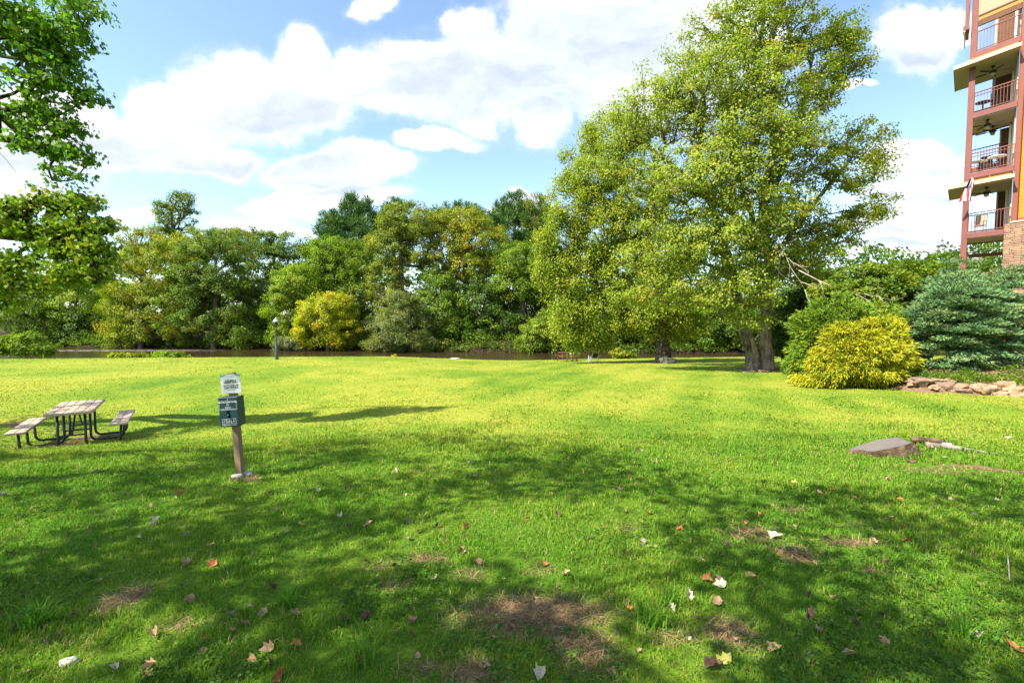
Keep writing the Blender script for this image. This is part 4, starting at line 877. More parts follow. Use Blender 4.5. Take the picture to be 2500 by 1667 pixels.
for body, s, z, b in (('OWNERS &', .026, 1.172, True), ('GUESTS ONLY', .026, 1.150, True), ('Use River Walk with', .021, 1.118, True), ('CAUTION', .036, 1.090, True), ('Owners Association', .0125, 1.066, False)):
    text(body, s, 'lettering', M_INK, sg, (.012, sy - .0008, z), bold=b)
for (x, z) in ((-.005, 1.228), (.032, 1.230), (.0, 1.05), (.035, 1.052)):
    m_ = MB(); m_.lathe([(0, -.002), (.004, -.002), (.004, .003), (0, .003)], (0, 0, 0), 8); m_.V[-1] = m_.V[-1][:, [0, 2, 1]] * [1, -1, 1] + [x, sy - .002, z]; P0(m_, 'screw', M_STEEL, sg)
bx_ = MB(); bx_.box((-.048, -.117, .818), (.222, .145, .335), bev=.005); bx_.box((-.048, -.117, .988), (.228, .150, .010), bev=.002)
dis = P0(bx_, 'bag_dispenser', M_GREENBOX, post); dis.location = (.085, 0, 0); fy = -.1905
P0(MB().lathe([(0, 0), (.007, 0), (.007, .004), (0, .006)], (0, 0, 0), 12), 'lock', M_STEEL, dis); dis.children[-1].location = (-.045, fy, .965); dis.children[-1].rotation_euler = (math.pi / 2, 0, 0)
P0(MB().box((-.052, fy, .800), (.036, .003, .088), bev=.001), 'bag_opening', M_HOLE_SHADE, dis)  # flat black plate: the slot's inner shade is painted, nothing is cut open
bagm = MB(); bagm.tube([(-.050, fy - .004, .800), (-.046, fy - .014, .782), (-.043, fy - .012, .762)], [.006, .012, .008], 8); P0(bagm, 'bag', M_BLACK, dis, smooth=True)
text('Please Clean Up After Your Dog!', .0155, 'lettering', M_PRINT, dis, (-.048, fy - .001, .938), bold=True)
text("It's the Law", .014, 'lettering', M_PRINT, dis, (-.048, fy - .001, .876), bold=True)
text('Keep our grounds clean and green', .0125, 'lettering', M_PRINT, dis, (-.048, fy - .001, .858))
text('Use bag, turn inside out, tie and discard', .0105, 'lettering', M_PRINT, dis, (-.048, fy - .001, .672), bold=True)
def frame(x0, x1, z0, z1, t=.0016): return [((x0 + x1) / 2, z0, x1 - x0, t), ((x0 + x1) / 2, z1, x1 - x0, t), (x0, (z0 + z1) / 2, t, z1 - z0 - t * 1.01), (x1, (z0 + z1) / 2, t, z1 - z0 - t * 1.01)]
for nm, (x0, x1, z0, z1) in (('printed_panel', (-.148, .052, .848, .950)), ('pictogram', (-.128, -.078, .690, .742)), ('pictogram', (-.074, -.024, .690, .742)), ('pictogram', (-.020, .030, .690, .742))):
    m_ = MB()
    for (x, z, w_, h_) in frame(x0, x1, z0, z1): m_.box((x, fy, z), (w_, .0014, h_))
    if nm == 'pictogram':
        cx0 = (x0 + x1) / 2
        if cx0 < -.09: m_.tube([(cx0 - .014, fy, .70), (cx0 - .006, fy, .722), (cx0 + .008, fy, .735), (cx0 + .012, fy, .722), (cx0 - .004, fy, .706)], .0013, 4)
        elif cx0 < -.03: m_.tube([(cx0 - .016, fy, .72), (cx0 - .004, fy, .706), (cx0 + .006, fy, .722), (cx0 + .016, fy, .734)], .0016, 4); m_.tube([(cx0 - .012, fy, .70), (cx0 + .012, fy, .712)], .0013, 4)
        else: m_.tube([(cx0 - .014, fy, .702), (cx0, fy, .734), (cx0 + .014, fy, .702)], .0013, 4); m_.tube([(cx0 - .009, fy, .714), (cx0 + .009, fy, .714)], .0011, 4)
    P0(m_, nm, M_PRINT, dis)
m_ = MB(); m_.tube([(-.062, fy, .892), (-.060, fy, .912), (-.050, fy, .926), (-.040, fy, .912), (-.036, fy, .892)], .0015, 4); m_.tube([(-.060, fy, .906), (-.038, fy, .906)], .0013, 4); m_.tube([(-.055, fy, .926), (-.044, fy, .930)], .0012, 4)
P0(m_, 'dog_emblem', M_PRINT, dis)
for (px, py, dx, dz, sd, lb) in ((582, 1166, .135, .075, 1, 'pale concrete lump in front of the foot of the leaning post'), (605, 1160, .145, .085, 2, 'pale concrete lump at the right of the foot of the leaning post')):
    q = Gpx(px, py); o = P0(MB().rock((0, 0, 0), (dx, dx * .8, dz), sd, .3), 'concrete_lump', M_ROCKPALE, None, smooth=True); o.location = (q[0], q[1] - .02, q[2] + .02); tag(o, lb, 'stone')

# --- near picnic table
tb = P(187, 1000, 10.05)
tz = float(ground(tb[0], tb[1])); rz = math.atan2(.55, .834)
pt = empty('picnic_table', (tb[0], tb[1], tz), rz, 'picnic table with five weathered planks and black tube legs on the shaded lawn', 'picnic table')
HT = .735
m_ = MB(); pw = .142
for i in range(5): m_.box(((i - 2) * (pw + .006), 0, HT), (pw, 1.62, .060), bev=.009)
P0(m_, 'tabletop', M_PLANK, pt)
for sgn in (-1, 1):
    m_ = MB()
    for i in (0, 1): m_.box((sgn * .76 + (i - .5) * (pw + .006), 0, .44), (pw, 1.62, .046), bev=.009)
    P0(m_, 'bench', M_PLANK, pt)
def arc(c, r, a0, a1, n=6): return [(c[0] + r * math.cos(a0 + (a1 - a0) * i / n), c[1] + r * math.sin(a0 + (a1 - a0) * i / n)) for i in range(n + 1)]
for yv in (-.56, 0.0, .56):
    m_ = MB()
    for sgn in (-1, 1):
        pr = [(.21, HT - .03), (.21, .14)] + arc((.33, .13), .12, math.pi, math.pi * 1.5)[1:] + [(.62, .012)] + arc((.64, .13), .12, math.pi * 1.5, math.pi * 1.93) + [(.775, .41)]
        m_.tube([(sgn * x, yv, z) for x, z in pr], .024, 8)
    m_.tube([(-.21, yv, .26), (.21, yv, .26)], .017, 8); m_.tube([(-.30, yv, HT - .04), (.30, yv, HT - .04)], .018, 6)
    P0(m_, 'leg_frame', M_BLACK, pt, smooth=True)
P0(MB().tube([(0, -.54, .27), (0, -.10, HT - .045)], .017, 8), 'brace', M_BLACK, pt, smooth=True)
P0(MB().tube([(0, .54, .27), (0, .10, HT - .045)], .017, 8), 'brace', M_BLACK, pt, smooth=True)

# --- street lamp
lp = P(676, 878, 30.0); lp[2] = float(ground(lp[0], lp[1])); LH = lp[2]
sc_ = (P(676, 775, 30.0)[2] - LH) / 2.6
lamp = empty('street_lamp', lp, 0, 'old fashioned dark street lamp with glass lantern by the river edge', 'street lamp'); lamp.scale = (sc_, sc_, sc_)
P0(MB().lathe([(.105, -.05), (.105, .30), (.115, .31), (.115, .34), (.092, .36), (.085, .80), (.06, .86)], k=18), 'base', M_IRON, lamp, smooth=True, auto=40)
P0(MB().lathe([(.06, .86), (.062, .90), (.055, .92), (.050, 1.86), (.058, 1.88), (.058, 1.91), (.040, 1.93), (.036, 2.00), (.060, 2.04), (.060, 2.06)], k=16), 'pole', M_IRON, lamp, smooth=True, auto=40)
lt = P0(MB().lathe([(.085, 2.06), (.155, 2.33), (.150, 2.33), (.080, 2.065)], k=16), 'lantern', M_GLASS, lamp, smooth=True)
m_ = MB()
for j in range(6):
    a = j * math.pi / 3; m_.tube([(.086 * math.cos(a), .086 * math.sin(a), 2.06), (.157 * math.cos(a), .157 * math.sin(a), 2.335)], .006, 5)
P0(m_, 'lantern_frame', M_IRON, lt, smooth=True)
P0(MB().lathe([(.0, 2.075), (.022, 2.075), (.028, 2.17), (.03, 2.23), (.018, 2.27), (0, 2.275)], k=10), 'bulb', M_WHITE, lt, smooth=True)
P0(MB().lathe([(.178, 2.325), (.182, 2.335), (.165, 2.40), (.115, 2.47), (.06, 2.50), (.045, 2.515), (.055, 2.53), (.055, 2.555), (.02, 2.58), (.012, 2.60), (0, 2.61)], k=18), 'cap', M_STEEL, lamp, smooth=True, auto=50)
q = P(683.5, 878, 30.1); q[2] = float(ground(q[0], q[1])); o = P0(MB().tube([(0, 0, -.1), (0, 0, .62), (-.02, 0, .8)], .012, 6), 'garden_stake', paint('green_stake', (.02, .07, .03)), None); o.location = tuple(q); tag(o, 'thin green stake standing beside the street lamp', 'stake')

# --- far picnic table, bench and armchair
q = P(1380, 883, 38.0); q[2] = float(ground(q[0], q[1]))
ft = empty('picnic_table', q, math.radians(20), 'small reddish brown picnic table far off beside the river', 'picnic table'); hh = .70
m_ = MB()
for i in range(4): m_.box((0, (i - 1.5) * .16, hh), (1.15, .15, .045), bev=.006)
P0(m_, 'tabletop', M_BROWN, ft)
for sgn in (-1, 1):
    P0(MB().box((0, sgn * .58, .42), (1.15, .24, .04), bev=.006), 'bench', M_BROWN, ft)
    m_ = MB(); m_.tube([(sgn * .42, -.28, hh - .03), (sgn * .42, -.55, -.02)], .035, 6); m_.tube([(sgn * .42, .28, hh - .03), (sgn * .42, .55, -.02)], .035, 6); m_.box((sgn * .42 - sgn * .038, 0, .385), (.04, 1.36, .07)); P0(m_, 'leg_frame', M_BROWN, ft)
q = P(1402, 884, 37.2); q[2] = float(ground(q[0], q[1])); bn = empty('garden_bench', q, math.radians(8), 'low brown backless bench beside the far picnic table', 'bench')
m_ = MB(); m_.box((0, -.08, .40), (.62, .15, .05), bev=.006); m_.box((0, .09, .40), (.62, .15, .05), bev=.006); P0(m_, 'seat', M_BROWN, bn)
for sx_ in (-1, 1): P0(MB().box((sx_ * .22, 0, .18), (.07, .28, .40)), 'leg', M_BROWN, bn)
q = P(1449, 885.5, 36.5); q[2] = float(ground(q[0], q[1])); ch = empty('garden_armchair', q, math.radians(14), 'white framed garden armchair with brown slatted back facing the river', 'chair'); ch.scale = (.9,) * 3
m_ = MB()
for i in range(5): m_.box(((i - 2) * .094, -.285 - .0 * i, .66), (.085, .022, .62 - .03 * abs(i - 2)), bev=.004)
bk = P0(m_, 'backrest', M_BROWN, ch); bk.rotation_euler = (math.radians(12), 0, 0); bk.location = (0, .06, .02)
m_ = MB(); m_.box((0, -.30, .40), (.58, .03, .07)); m_.box((0, -.30, .90), (.58, .03, .05)); m_.box((-.275, -.30, .65), (.035, .03, .46)); m_.box((.275, -.30, .65), (.035, .03, .46))
fr = P0(m_, 'back_frame', M_WHITE, ch); fr.rotation_euler = (math.radians(12), 0, 0); fr.location = (0, .04, .02)
m_ = MB()
for i in range(4): m_.box((0, -.16 + i * .12, .36), (.56, .105, .022), bev=.004)
P0(m_, 'seat', M_WHITE, ch)
for sx_ in (-1, 1):
    P0(MB().box((sx_ * .35, -.02, .58), (.12, .62, .025), bev=.005), 'armrest', M_BROWN, ch)
    P0(MB().box((sx_ * .33, .24, .27), (.045, .06, .59)), 'leg', M_WHITE, ch)
    P0(MB().add([[sx_ * .33 - .02, -.34, 0], [sx_ * .33 + .02, -.34, 0], [sx_ * .33 + .02, -.24, 0], [sx_ * .33 - .02, -.24, 0], [sx_ * .33 - .02, -.28, .56], [sx_ * .33 + .02, -.28, .56], [sx_ * .33 + .02, -.20, .56], [sx_ * .33 - .02, -.20, .56]], [[3, 2, 1, 0], [4, 5, 6, 7], [0, 1, 5, 4], [1, 2, 6, 5], [2, 3, 7, 6], [3, 0, 4, 7]]), 'leg', M_WHITE, ch)

# --- rocks
def rockat(px, py, Y, w, h, matl, label, seed, name='rock', rot=0.0, dz=.0, depth=.75, cat='rock', group=None, sub=3, amp=.22):
    q = P(px, py, Y) if Y else Gpx(px, py)
    wm, hm = w * q[1] / FPX, h * q[1] / FPX
    if not Y: q[2] = float(ground(q[0], q[1])) + hm * .18 + (.018 if cat == 'wood chip' else 0)
    o = MB().rock((0, 0, 0), (wm * (1.0 if group else 1.12), wm * depth, hm * (1.12 if group else 1.25)), seed, rot, sub, amp).build(name, matl, None, smooth=True); o.location = tuple(q); tag(o, label, cat, group); return o
rockat(1629, 887, None, 39, 22, M_ROCKGREY, 'mossy grey boulder leaning on the trunk of the weeping tree', 4, 'boulder', .3, sub=4)
rockat(1111, 876.5, None, 24, 5, M_ROCKPALE, 'flat pale rock at the far edge of the lawn', 5)
rockat(1862, 909, None, 24, 9, M_ROCKTAN, 'tan stone against the foot of the twin trunk maple, largest of three', 6)
rockat(1836, 908, None, 18, 7, M_ROCKTAN, 'small flat stone at the left of the twin trunk maple foot', 7); rockat(1820, 910, None, 12, 4, M_ROCKBRN, 'smallest stone lying left of the twin trunk maple foot', 8)
rockat(168, 1622, None, 46, 24, M_ROCKPALE, 'white stone in the grass at the lower left corner', 9, 'stone', .4)
RK = [(2246, 930, 58, 16, M_ROCKBRN, 'long grey brown slab on top at the left end of the rock edging'), (2251, 937, 27, 10, M_ROCKTAN, 'small pale rounded stone under the long grey brown slab'), (2226, 938, 20, 8, M_ROCKTAN, 'leftmost low stone of the rock edging'),
      (2287, 928, 26, 8, M_ROCKTAN, 'flat buff stone on top just right of the long slab'), (2284, 937, 24, 9, M_ROCKBRN, 'brown stone below the flat buff stone'), (2308, 929, 17, 8, M_ROCKTAN, 'pale small stone on top of the rock edging'), (2322, 932, 20, 11, M_ROCKBRN, 'rusty brown knobbly stone beside the pale small stone'),
      (2285, 946, 30, 13, M_ROCKTAN, 'buff stone half sunk in the turf left of the dark faced boulder'), (2312, 947, 42, 25, M_ROCKBRN, 'dark faced tan boulder in the left middle of the rock edging'), (2354, 942, 48, 10, M_ROCKTAN, 'long flat tan slab on top in the middle of the rock edging'),
      (2345, 955, 44, 18, M_ROCKBRN, 'purplish brown lens shaped stone under the flat tan slab'), (2341, 963, 27, 7, M_ROCKTAN, 'pale low stone at the turf below the purplish lens shaped stone'), (2372, 950, 18, 12, M_ROCKTAN, 'small tan stone wedged beside the big block'),
      (2403, 951, 54, 26, M_ROCKTAN, 'big rectangular tan block, widest of the rock edging'), (2428, 945, 24, 12, M_ROCKTAN, 'small tan stone behind the big rectangular block'), (2453, 945, 42, 26, M_ROCKTAN, 'angular tan boulder standing highest in the rock edging'),
      (2440, 963, 38, 14, M_ROCKTAN, 'pale buried stone below the highest angular boulder'), (2485, 955, 40, 26, M_ROCKTAN, 'rounded tan boulder at the right edge of the picture'), (2486, 966, 34, 14, M_ROCKTAN, 'pale tan stone at the turf below the rightmost rounded boulder')]
for i, (px, py, w, h, m__, lb) in enumerate(RK):
    u = (px - 1250) / FPX; Yr = 16.1 - (px - 2210) / 290 * 1.15 - (py - 936) * .012
    rockat(px, py, Yr, w, h, m__, lb, 20 + i, rot=.3 * math.sin(i * 2.1) - .3, depth=.8, amp=.32, sub=4, group='rocks edging the planting bed')

# --- tree stump with surface roots
q = Gpx(2172, 1110); st = empty('tree_stump', q, math.radians(-4), 'low rotting tree stump with a slanting grey cut face and long surface roots', 'tree stump')
k_ = q[1] / FPX
def stump():
    from mathutils import noise
    n = 34; V = []; F = []; ring = []
    prof = [(1.10, -.06), (1.04, .02), (1.0, 1.0), (.93, 1.0), (.7, 1.0), (.5, 1.0), (.3, 1.0), (.12, 1.0)]
    for pi_, (rr, hh_) in enumerate(prof):
        for j in range(n):
            a = 2 * math.pi * j / n; rad = 1 + .10 * math.sin(3 * a + .6) + .07 * math.sin(5 * a)
            x = -.02 + .47 * rr * rad * math.cos(a); y = .185 * rr * rad * math.sin(a)
            ztop = .04 + .20 * np.clip((x + .52) / .76, 0, 1) - .34 * np.clip((x - .20) / .40, 0, 1) + (.015 * noise.noise(Vector((x * 6, y * 6, 2))) if rr > .5 else .006 * noise.noise(Vector((x * 9, y * 9, 4))))
            z = ztop if hh_ >= 1 else hh_
            if 0 <= hh_ < .9 and rr > 1.02: x += .07 * noise.noise(Vector((x * 9, y * 9, 7))); y += .07 * noise.noise(Vector((x * 9, y * 9, 9)))
            V.append([x, y, z])
    for i in range(len(prof) - 1): F += [[i * n + j, i * n + (j + 1) % n, (i + 1) * n + (j + 1) % n, (i + 1) * n + j] for j in range(n)]
    F.append([(len(prof) - 1) * n + j for j in range(n)]); return V, F, n
V, F, n = stump(); cxm = lambda f: sum(V[i][0] for i in f) / len(f); side = [f for i, f in enumerate(F) if i < 2 * n or cxm(f) > .21]; topf = [f for i, f in enumerate(F) if i >= 2 * n and cxm(f) <= .21]
P0(MB().add(V, side), 'stump_side', M_ROTTEN, st, smooth=True)
o = P0(MB().add(V, topf), 'cut_face', M_STUMPTOP, st); o.location = (0, 0, .002)
def root(pts, r, matl=M_ROOT):
    P_ = []; 
    for (px, py, dz) in pts: g_ = Gpx(px, py); P_.append([g_[0] - q[0], g_[1] - q[1], g_[2] - q[2] + dz])
    P_ = np.array(P_); c_, s_ = math.cos(math.radians(4)), math.sin(math.radians(4)); P_[:, :2] = P_[:, :2] @ np.array([[c_, s_], [-s_, c_]])
    t0 = np.linspace(0, len(P_) - 1, 16); P_ = np.stack([np.interp(t0, range(len(P_)), P_[:, i]) for i in range(3)], 1); P_[1:-1] += np.random.default_rng(len(pts)).normal(size=(14, 3)) * .006
    P0(MB().tube(P_, list(np.interp(t0, range(len(r)), r)), 8), 'root', matl, st, smooth=True)
root([(2262, 1092, .035), (2330, 1095, .012), (2390, 1104, .004), (2440, 1110, -.006), (2475, 1113, -.02)], [.05, .042, .036, .026, .015])
root([(2225, 1082, .06), (2280, 1083, .05), (2320, 1088, .02)], [.05, .04, .03], M_ROTTEN)
root([(2290, 1139, -.005), (2340, 1139, .004), (2400, 1146, .01), (2440, 1152, .012), (2520, 1158, 0)], [.02, .03, .045, .035, .03], M_ROTTEN)
rng = np.random.default_rng(66)
V, F, col = leaves(rng, np.array([[.05, -.30, .10], [-.15, -.34, .05], [.22, -.22, .12], [.4, -.2, .06], [.33, -.3, .03]]), .09, 20, .03, [(2, (.10, .17, .02)), (1, (.28, .26, .03))], np.array([0, 0, -1.0]), up=1.0)
npmesh('weed_foliage', V, [F], M_LEAF, col=col, parent=st)
for (px, py, w, h, lb, sd) in ((2312, 1088, 28, 8, 'largest pale chunk of rotten wood at the right shoulder of the stump', 1), (2276, 1094, 14, 6, 'small pale wood chunk in front of the stump roots', 2), (2203, 1111, 18, 6, 'pale wood flake lying at the front of the stump', 3), (2224, 1128, 30, 4, 'long thin bark strip on the grass below the stump', 4), (2305, 1119, 16, 4, 'short bark strip between the stump roots', 5),
                           (2172, 1172, 14, 5, 'tan bark flake on the sunlit grass below the stump', 6), (2086, 1123, 8, 4, 'tiny pale chip left of the stump', 7), (2463, 1070, 22, 3, 'pale strip of bark on the lawn above the stump roots', 8), (2380, 1071, 16, 3, 'short pale bark piece on the lawn above the stump', 9)):
    rockat(px, py, None, w, h, M_DEAD if sd in (1, 2, 3, 5, 8) else M_ROTTEN, lb, 40 + sd, 'wood_chip', .2, cat='wood chip', sub=2, amp=.35)

# --- fallen leaves
def leafshape(seed, curl):
    rng = np.random.default_rng(seed); L = LOBED * rng.uniform(.85, 1.15, (len(LOBED), 1)); V = [[0, 0, 0]]; F = []; n = len(L); ax = rng.uniform(-.5, .5)
    L = L * .62 + .38 * nrm(L) * np.array([.40, .46])
    for f in (.55, 1.0):
        for (x, y) in L: V.append([x * f, y * f, 0])
    V = np.array(V); u = V[:, 0] + ax * V[:, 1]
    V[:, 2] = curl * u * u * 1.5 + .12 * np.sin(V[:, 1] * 6 + seed) + .10 * curl * np.abs(V[:, 1]) + rng.normal(size=len(V)) * .025; V[:, 0] *= (1 - .35 * curl)
    V[:, 2] -= V[:, 2].min()
    F = [[0, 1 + i, 1 + (i + 1) % n] for i in range(n)] + [[1 + i, 1 + n + i, 1 + n + (i + 1) % n, 1 + (i + 1) % n] for i in range(n)]
    me = bpy.data.meshes.new('fallen_leaf'); me.from_pydata(V.tolist(), [], F); me.polygons.foreach_set('use_smooth', np.ones(len(F), bool)); return me
def leafcol(name, c0, c1):
    m, g = mat(name); co = objco(g); n = g.noise(co, 3.0, 5, .6)
    s = bsdf(g, g.mix(g.step(n, .35, .65), c0, c1), .7, .2); t = g.n('ShaderNodeBsdfTranslucent'); g.put(t.inputs[0], tuple(c1) + (1,)); x = g.n('ShaderNodeMixShader'); x.inputs[0].default_value = .15
    g.nt.links.new(s, x.inputs[1]); g.nt.links.new(t.outputs[0], x.inputs[2]); return finish(m, g, x.outputs[0])
KIND = {'t': ('curled tan maple leaf fallen on the grass', 'tan fallen leaves scattered on the lawn', leafcol('tan_leaf', (.29, .175, .10), (.47, .31, .19))),
        'o': ('rusty orange leaf fallen on the grass', 'rusty orange fallen leaves scattered on the lawn', leafcol('orange_leaf', (.30, .11, .04), (.46, .20, .07))),
        'b': ('dark brown crumpled leaf fallen on the grass', 'dark brown fallen leaves scattered on the lawn', leafcol('brown_leaf', (.06, .034, .025), (.13, .078, .055))),
        'w': ('pale cream leaf underside up on the grass', 'pale cream fallen leaves scattered on the lawn', leafcol('pale_leaf', (.38, .34, .25), (.52, .47, .36))),
        'g': ('dull grey leaf lying in the shaded grass', 'dull grey fallen leaves scattered on the lawn', leafcol('grey_leaf', (.16, .135, .115), (.27, .235, .20))),
        'y': ('yellow green leaf fallen on the grass', 'yellow green fallen leaves scattered on the lawn', leafcol('yellow_leaf', (.36, .33, .06), (.48, .46, .14)))}
LMESH = {}
for kk, (a_, b_, m__) in KIND.items():
    for i in range(4):
        me = leafshape(i * 3 + ord(kk), (.55, .9, 1.4, .75)[i]); me.materials.append(m__); LMESH[kk, i] = me
LA = "715,338,w 1265,280,t 1570,305,w 1875,327,g 1320,385,w 1995,603,w 1350,765,t 1080,765,g 1120,805,t 1245,635,b 710,858,t 935,887,o 935,935,t 1235,920,t 1360,905,o 1250,995,b 1275,1030,o 700,1010,t 670,1045,t 530,1012,w 345,760,b 70,835,b 45,480,b 860,523,t 980,528,o 1070,840,t 1580,790,b 2110,465,t 2145,360,o 2005,352,b 1915,378,o 1690,350,t 1600,355,b 1240,200,b 1465,192,w 830,200,o 695,263,t 1825,98,w 1910,118,b 1870,128,o 2160,62,w 2185,122,t 1225,78,y 440,105,g 2195,535,t 1815,540,b 1170,975,t 2220,1005,t 1660,970,o 865,690,t 1880,412,t 970,443,t 1210,753,t 1685,785,b 1915,790,t 855,400,g 1390,350,y 300,900,b 10,208,g"
LB = "490,185,t 545,128,o 770,373,o 1300,360,t 1215,405,w 1070,345,o 1020,345,b 990,450,t 950,487,b 872,515,t 945,597,t 955,625,w 810,675,w 735,735,w 945,710,t 525,700,t 530,735,o 1100,578,t 1365,680,b 1480,688,t 1595,750,t 1355,770,b 1700,768,b 1580,810,b 1410,843,t 1715,885,t 1210,920,t 2290,910,o 940,1005,b 985,975,y 1550,950,t 455,1035,t 130,1045,w 2130,865,w 1945,650,o 1800,365,o 1785,230,o 1575,230,t 1400,200,t 1470,188,o 1145,308,o 630,293,o 208,300,b 610,430,g 150,530,o 250,575,t 895,600,o 2015,455,t 1955,458,b 1820,428,o 2020,235,t 2125,300,g 2135,350,t 2225,235,w 1930,278,t 1290,155,y 1735,133,t 660,60,t 1670,430,t 1440,405,t 1735,320,t 1715,520,t 595,5,w 580,1,b 1665,1,t"
SPECIAL = {(2290, 910): ('biggest curled leaf, tan and orange, on the grass at the lower right edge', 1.5), (1350, 765): ('large pale tan curled leaf left of centre near the bottom of the lawn', 1.35), (1225, 78): ('yellow maple leaf standing up beside the foot of the leaning post', 1.3), (1995, 603): ('cream leaf lying flat left of the largest bare soil patch', 1.1),
           (1215, 405): ('white twisted leaf or paper scrap above the bare patch on the right', 1.25), (810, 675): ('pale translucent leaf propped above the small grass tuft', 1.2), (940, 1005): ('large crumpled brown leaf beside the yellow green leaf at the bottom edge', 1.7), (985, 975): ('upright yellow green leaf at the bottom edge', 1.4),
           (1210, 920): ('folded tan leaf standing alone at the bottom right of centre', 1.3), (715, 338): ('bright cream leaf below and left of the leaning post', 1.2)}
rng = np.random.default_rng(91); il = 0
for src, x0 in ((LA, 0), (LB, 1250)):
    for s in src.split():
        a_, b_, kk = s.split(','); px, py = x0 + float(a_) * .5315, 1100 + float(b_) * .5315
        qq = Gpx(px, min(py, 1662)); i = int(rng.integers(4)); lab, grp, _ = KIND[kk]; size = rng.uniform(.058, .092); sp = SPECIAL.get((int(a_), int(b_))) if (x0 == 0) == ((int(a_), int(b_)) in ((1350, 765), (1225, 78), (1995, 603), (715, 338))) else None
        o = bpy.data.objects.new('fallen_leaf', LMESH[kk, i]); COL.objects.link(o); o.location = (qq[0], qq[1], qq[2] + .014); o.rotation_euler = (rng.normal() * .45, rng.normal() * .45, rng.uniform(0, 6.28))
        if sp: size *= sp[1]; tag(o, sp[0], 'leaf'); o.rotation_euler = (.55, .15, rng.uniform(0, 6.28))
        else: tag(o, lab, 'leaf', grp)
        o.scale = (size,) * 3; il += 1
for j in range(110):            # many more small ones, further off and between
    y = 2.2 * (16 / 2.2) ** rng.random(); x = rng.uniform(-1.05, 1.05) * y
    kk = 'ttttobbgbw'[int(rng.integers(10))]; lab, grp, _ = KIND[kk]; o = bpy.data.objects.new('fallen_leaf', LMESH[kk, int(rng.integers(4))]); COL.objects.link(o)
    o.location = (x, y, float(ground(x, y)) + .02); o.rotation_euler = (rng.normal() * .35, rng.normal() * .35, rng.uniform(0, 6.28)); sz = rng.uniform(.022, .045); o.scale = (sz,) * 3; tag(o, lab, 'leaf', grp)
q1, q2 = Gpx(2465, 1425), Gpx(2459, 1380); o = P0(MB().tube([(0, 0, 0), tuple((q2 - q1) * .5 + [0, 0, .03]), tuple((q2 - q1) + [0, 0, .05])], .004, 5), 'twig', M_DEAD, None); o.location = tuple(q1 + [0, 0, .02]); tag(o, 'straight pale twig in the grass near the right edge', 'twig')
q1, q2 = Gpx(2290, 1318), Gpx(2420, 1312); 
# ------------------------------------------------------------------ balcony wing of the lodge at the right
Y0 = 25.6
C0 = P(2350, 500, Y0); C0[2] = 0
dv = np.array([.42, -.9, 0]); dv /= np.linalg.norm(dv); ev = np.array([.9, .42, 0]); ev /= np.linalg.norm(ev)
gz0 = float(ground(C0[0], C0[1])) - .3
# local frame: x along the balcony front (towards the camera), y into the building, z up, origin at the ground under the outer corner post
bld = empty('lodge_building', (C0[0], C0[1], 0), math.atan2(dv[1], dv[0]), 'tall lodge with stacked russet balconies, yellow shingles and a stone base at the right edge', 'building')
ZF = [HC + 4.22 + 3.04 * k for k in range(4)]; SHEAR = .40; WB, DB = 2.02, 3.0; TOPZ = ZF[3] + 3.4
def place(x, y, z=0):           # local -> world
    return np.array([C0[0], C0[1], 0]) + dv * (x - SHEAR * y) + ev * y + np.array([0, 0, z])
def bb(x0, x1, y0, y1, z0, z1, name, m, bev=.008): return MB().box(((x0 + x1) / 2, (y0 + y1) / 2, (z0 + z1) / 2), (x1 - x0, y1 - y0, z1 - z0), bev=bev).build(name, m, bld)
for (x, y) in ((.13, .13), (.13, DB - .13)):
    bb(x - .13, x + .13, y - .13, y + .13, gz0, TOPZ, 'column', M_RUST, .012)
bb(WB - .10, WB + .10, -.02, .20, ZF[0] - .4, TOPZ, 'corner_board', M_RUST2)
def slab(z, name='balcony'):
    s = bb(.06, WB - .11, .03, DB - .06, z - .20, z - .03, name, M_CEIL)
    f = MB(); f.box((WB / 2 + .06, .005, z - .11), (WB - .34, .07, .27), bev=.006); f.build('rim_board', M_RUST, s)
    f = MB(); f.box((WB / 2 + .06, DB - .04, z - .11), (WB - .34, .07, .27), bev=.006); f.build('rim_board', M_RUST2, s)
    f = MB(); f.box((.05, DB / 2, z - .11), (.07, DB - .55, .27), bev=.006); f.build('rim_board', M_RUST, s)
    f = MB(); f.box((WB / 2 + .06, .06, z - .262), (WB - .36, .03, .03)); f.build('drip_edge', M_STEEL, s)
    return s
def railing(slabo, y, z, h=1.02, axis='x', extra=False, nm='railing', matl=None):
    m_ = MB(); a, b = (.28, WB - .12) if axis == 'x' else (.30, DB - .30)
    def bar(p0, p1, zc, t): c = ((p0 + p1) / 2, y, zc) if axis == 'x' else (y, (p0 + p1) / 2, zc); d = (p1 - p0, .05, t) if axis == 'x' else (.05, p1 - p0, t); m_.box(c, d, bev=.004)
    bar(a, b, z + h, .05); bar(a, b, z + .10, .035)
    if extra: bar(a, b, z + h - .16, .03)
    n = int((b - a) / .118)
    for i in range(n + 1):
        t = a + (b - a) * i / n; c = (t, y, z + h / 2 + .04) if axis == 'x' else (y, t, z + h / 2 + .04)
        m_.box(c, (.02, .02, h - .10))
    return m_.build(nm, matl or M_RUST, slabo)
SL = []
for k in range(4):
    s = slab(ZF[k]); SL.append(s)
    railing(s, .02, ZF[k], extra=(k in (2, 1)))
    railing(s, .03, ZF[k], axis='y', nm='side_railing')
    railing(s, DB - .04, ZF[k] + (.95 if k == 1 else .35 if k == 0 else 0), nm='rear_railing', matl=M_RUST2)
    if k in (0, 1): bb(.26, WB - .12, DB - .075, DB - .005, ZF[k] + (.72 if k else .12), ZF[k] + (.98 if k else .40), 'rear_beam', M_RUST2)
lo = slab(ZF[0] - 3.1); railing(lo, .02, ZF[0] - 3.1); 
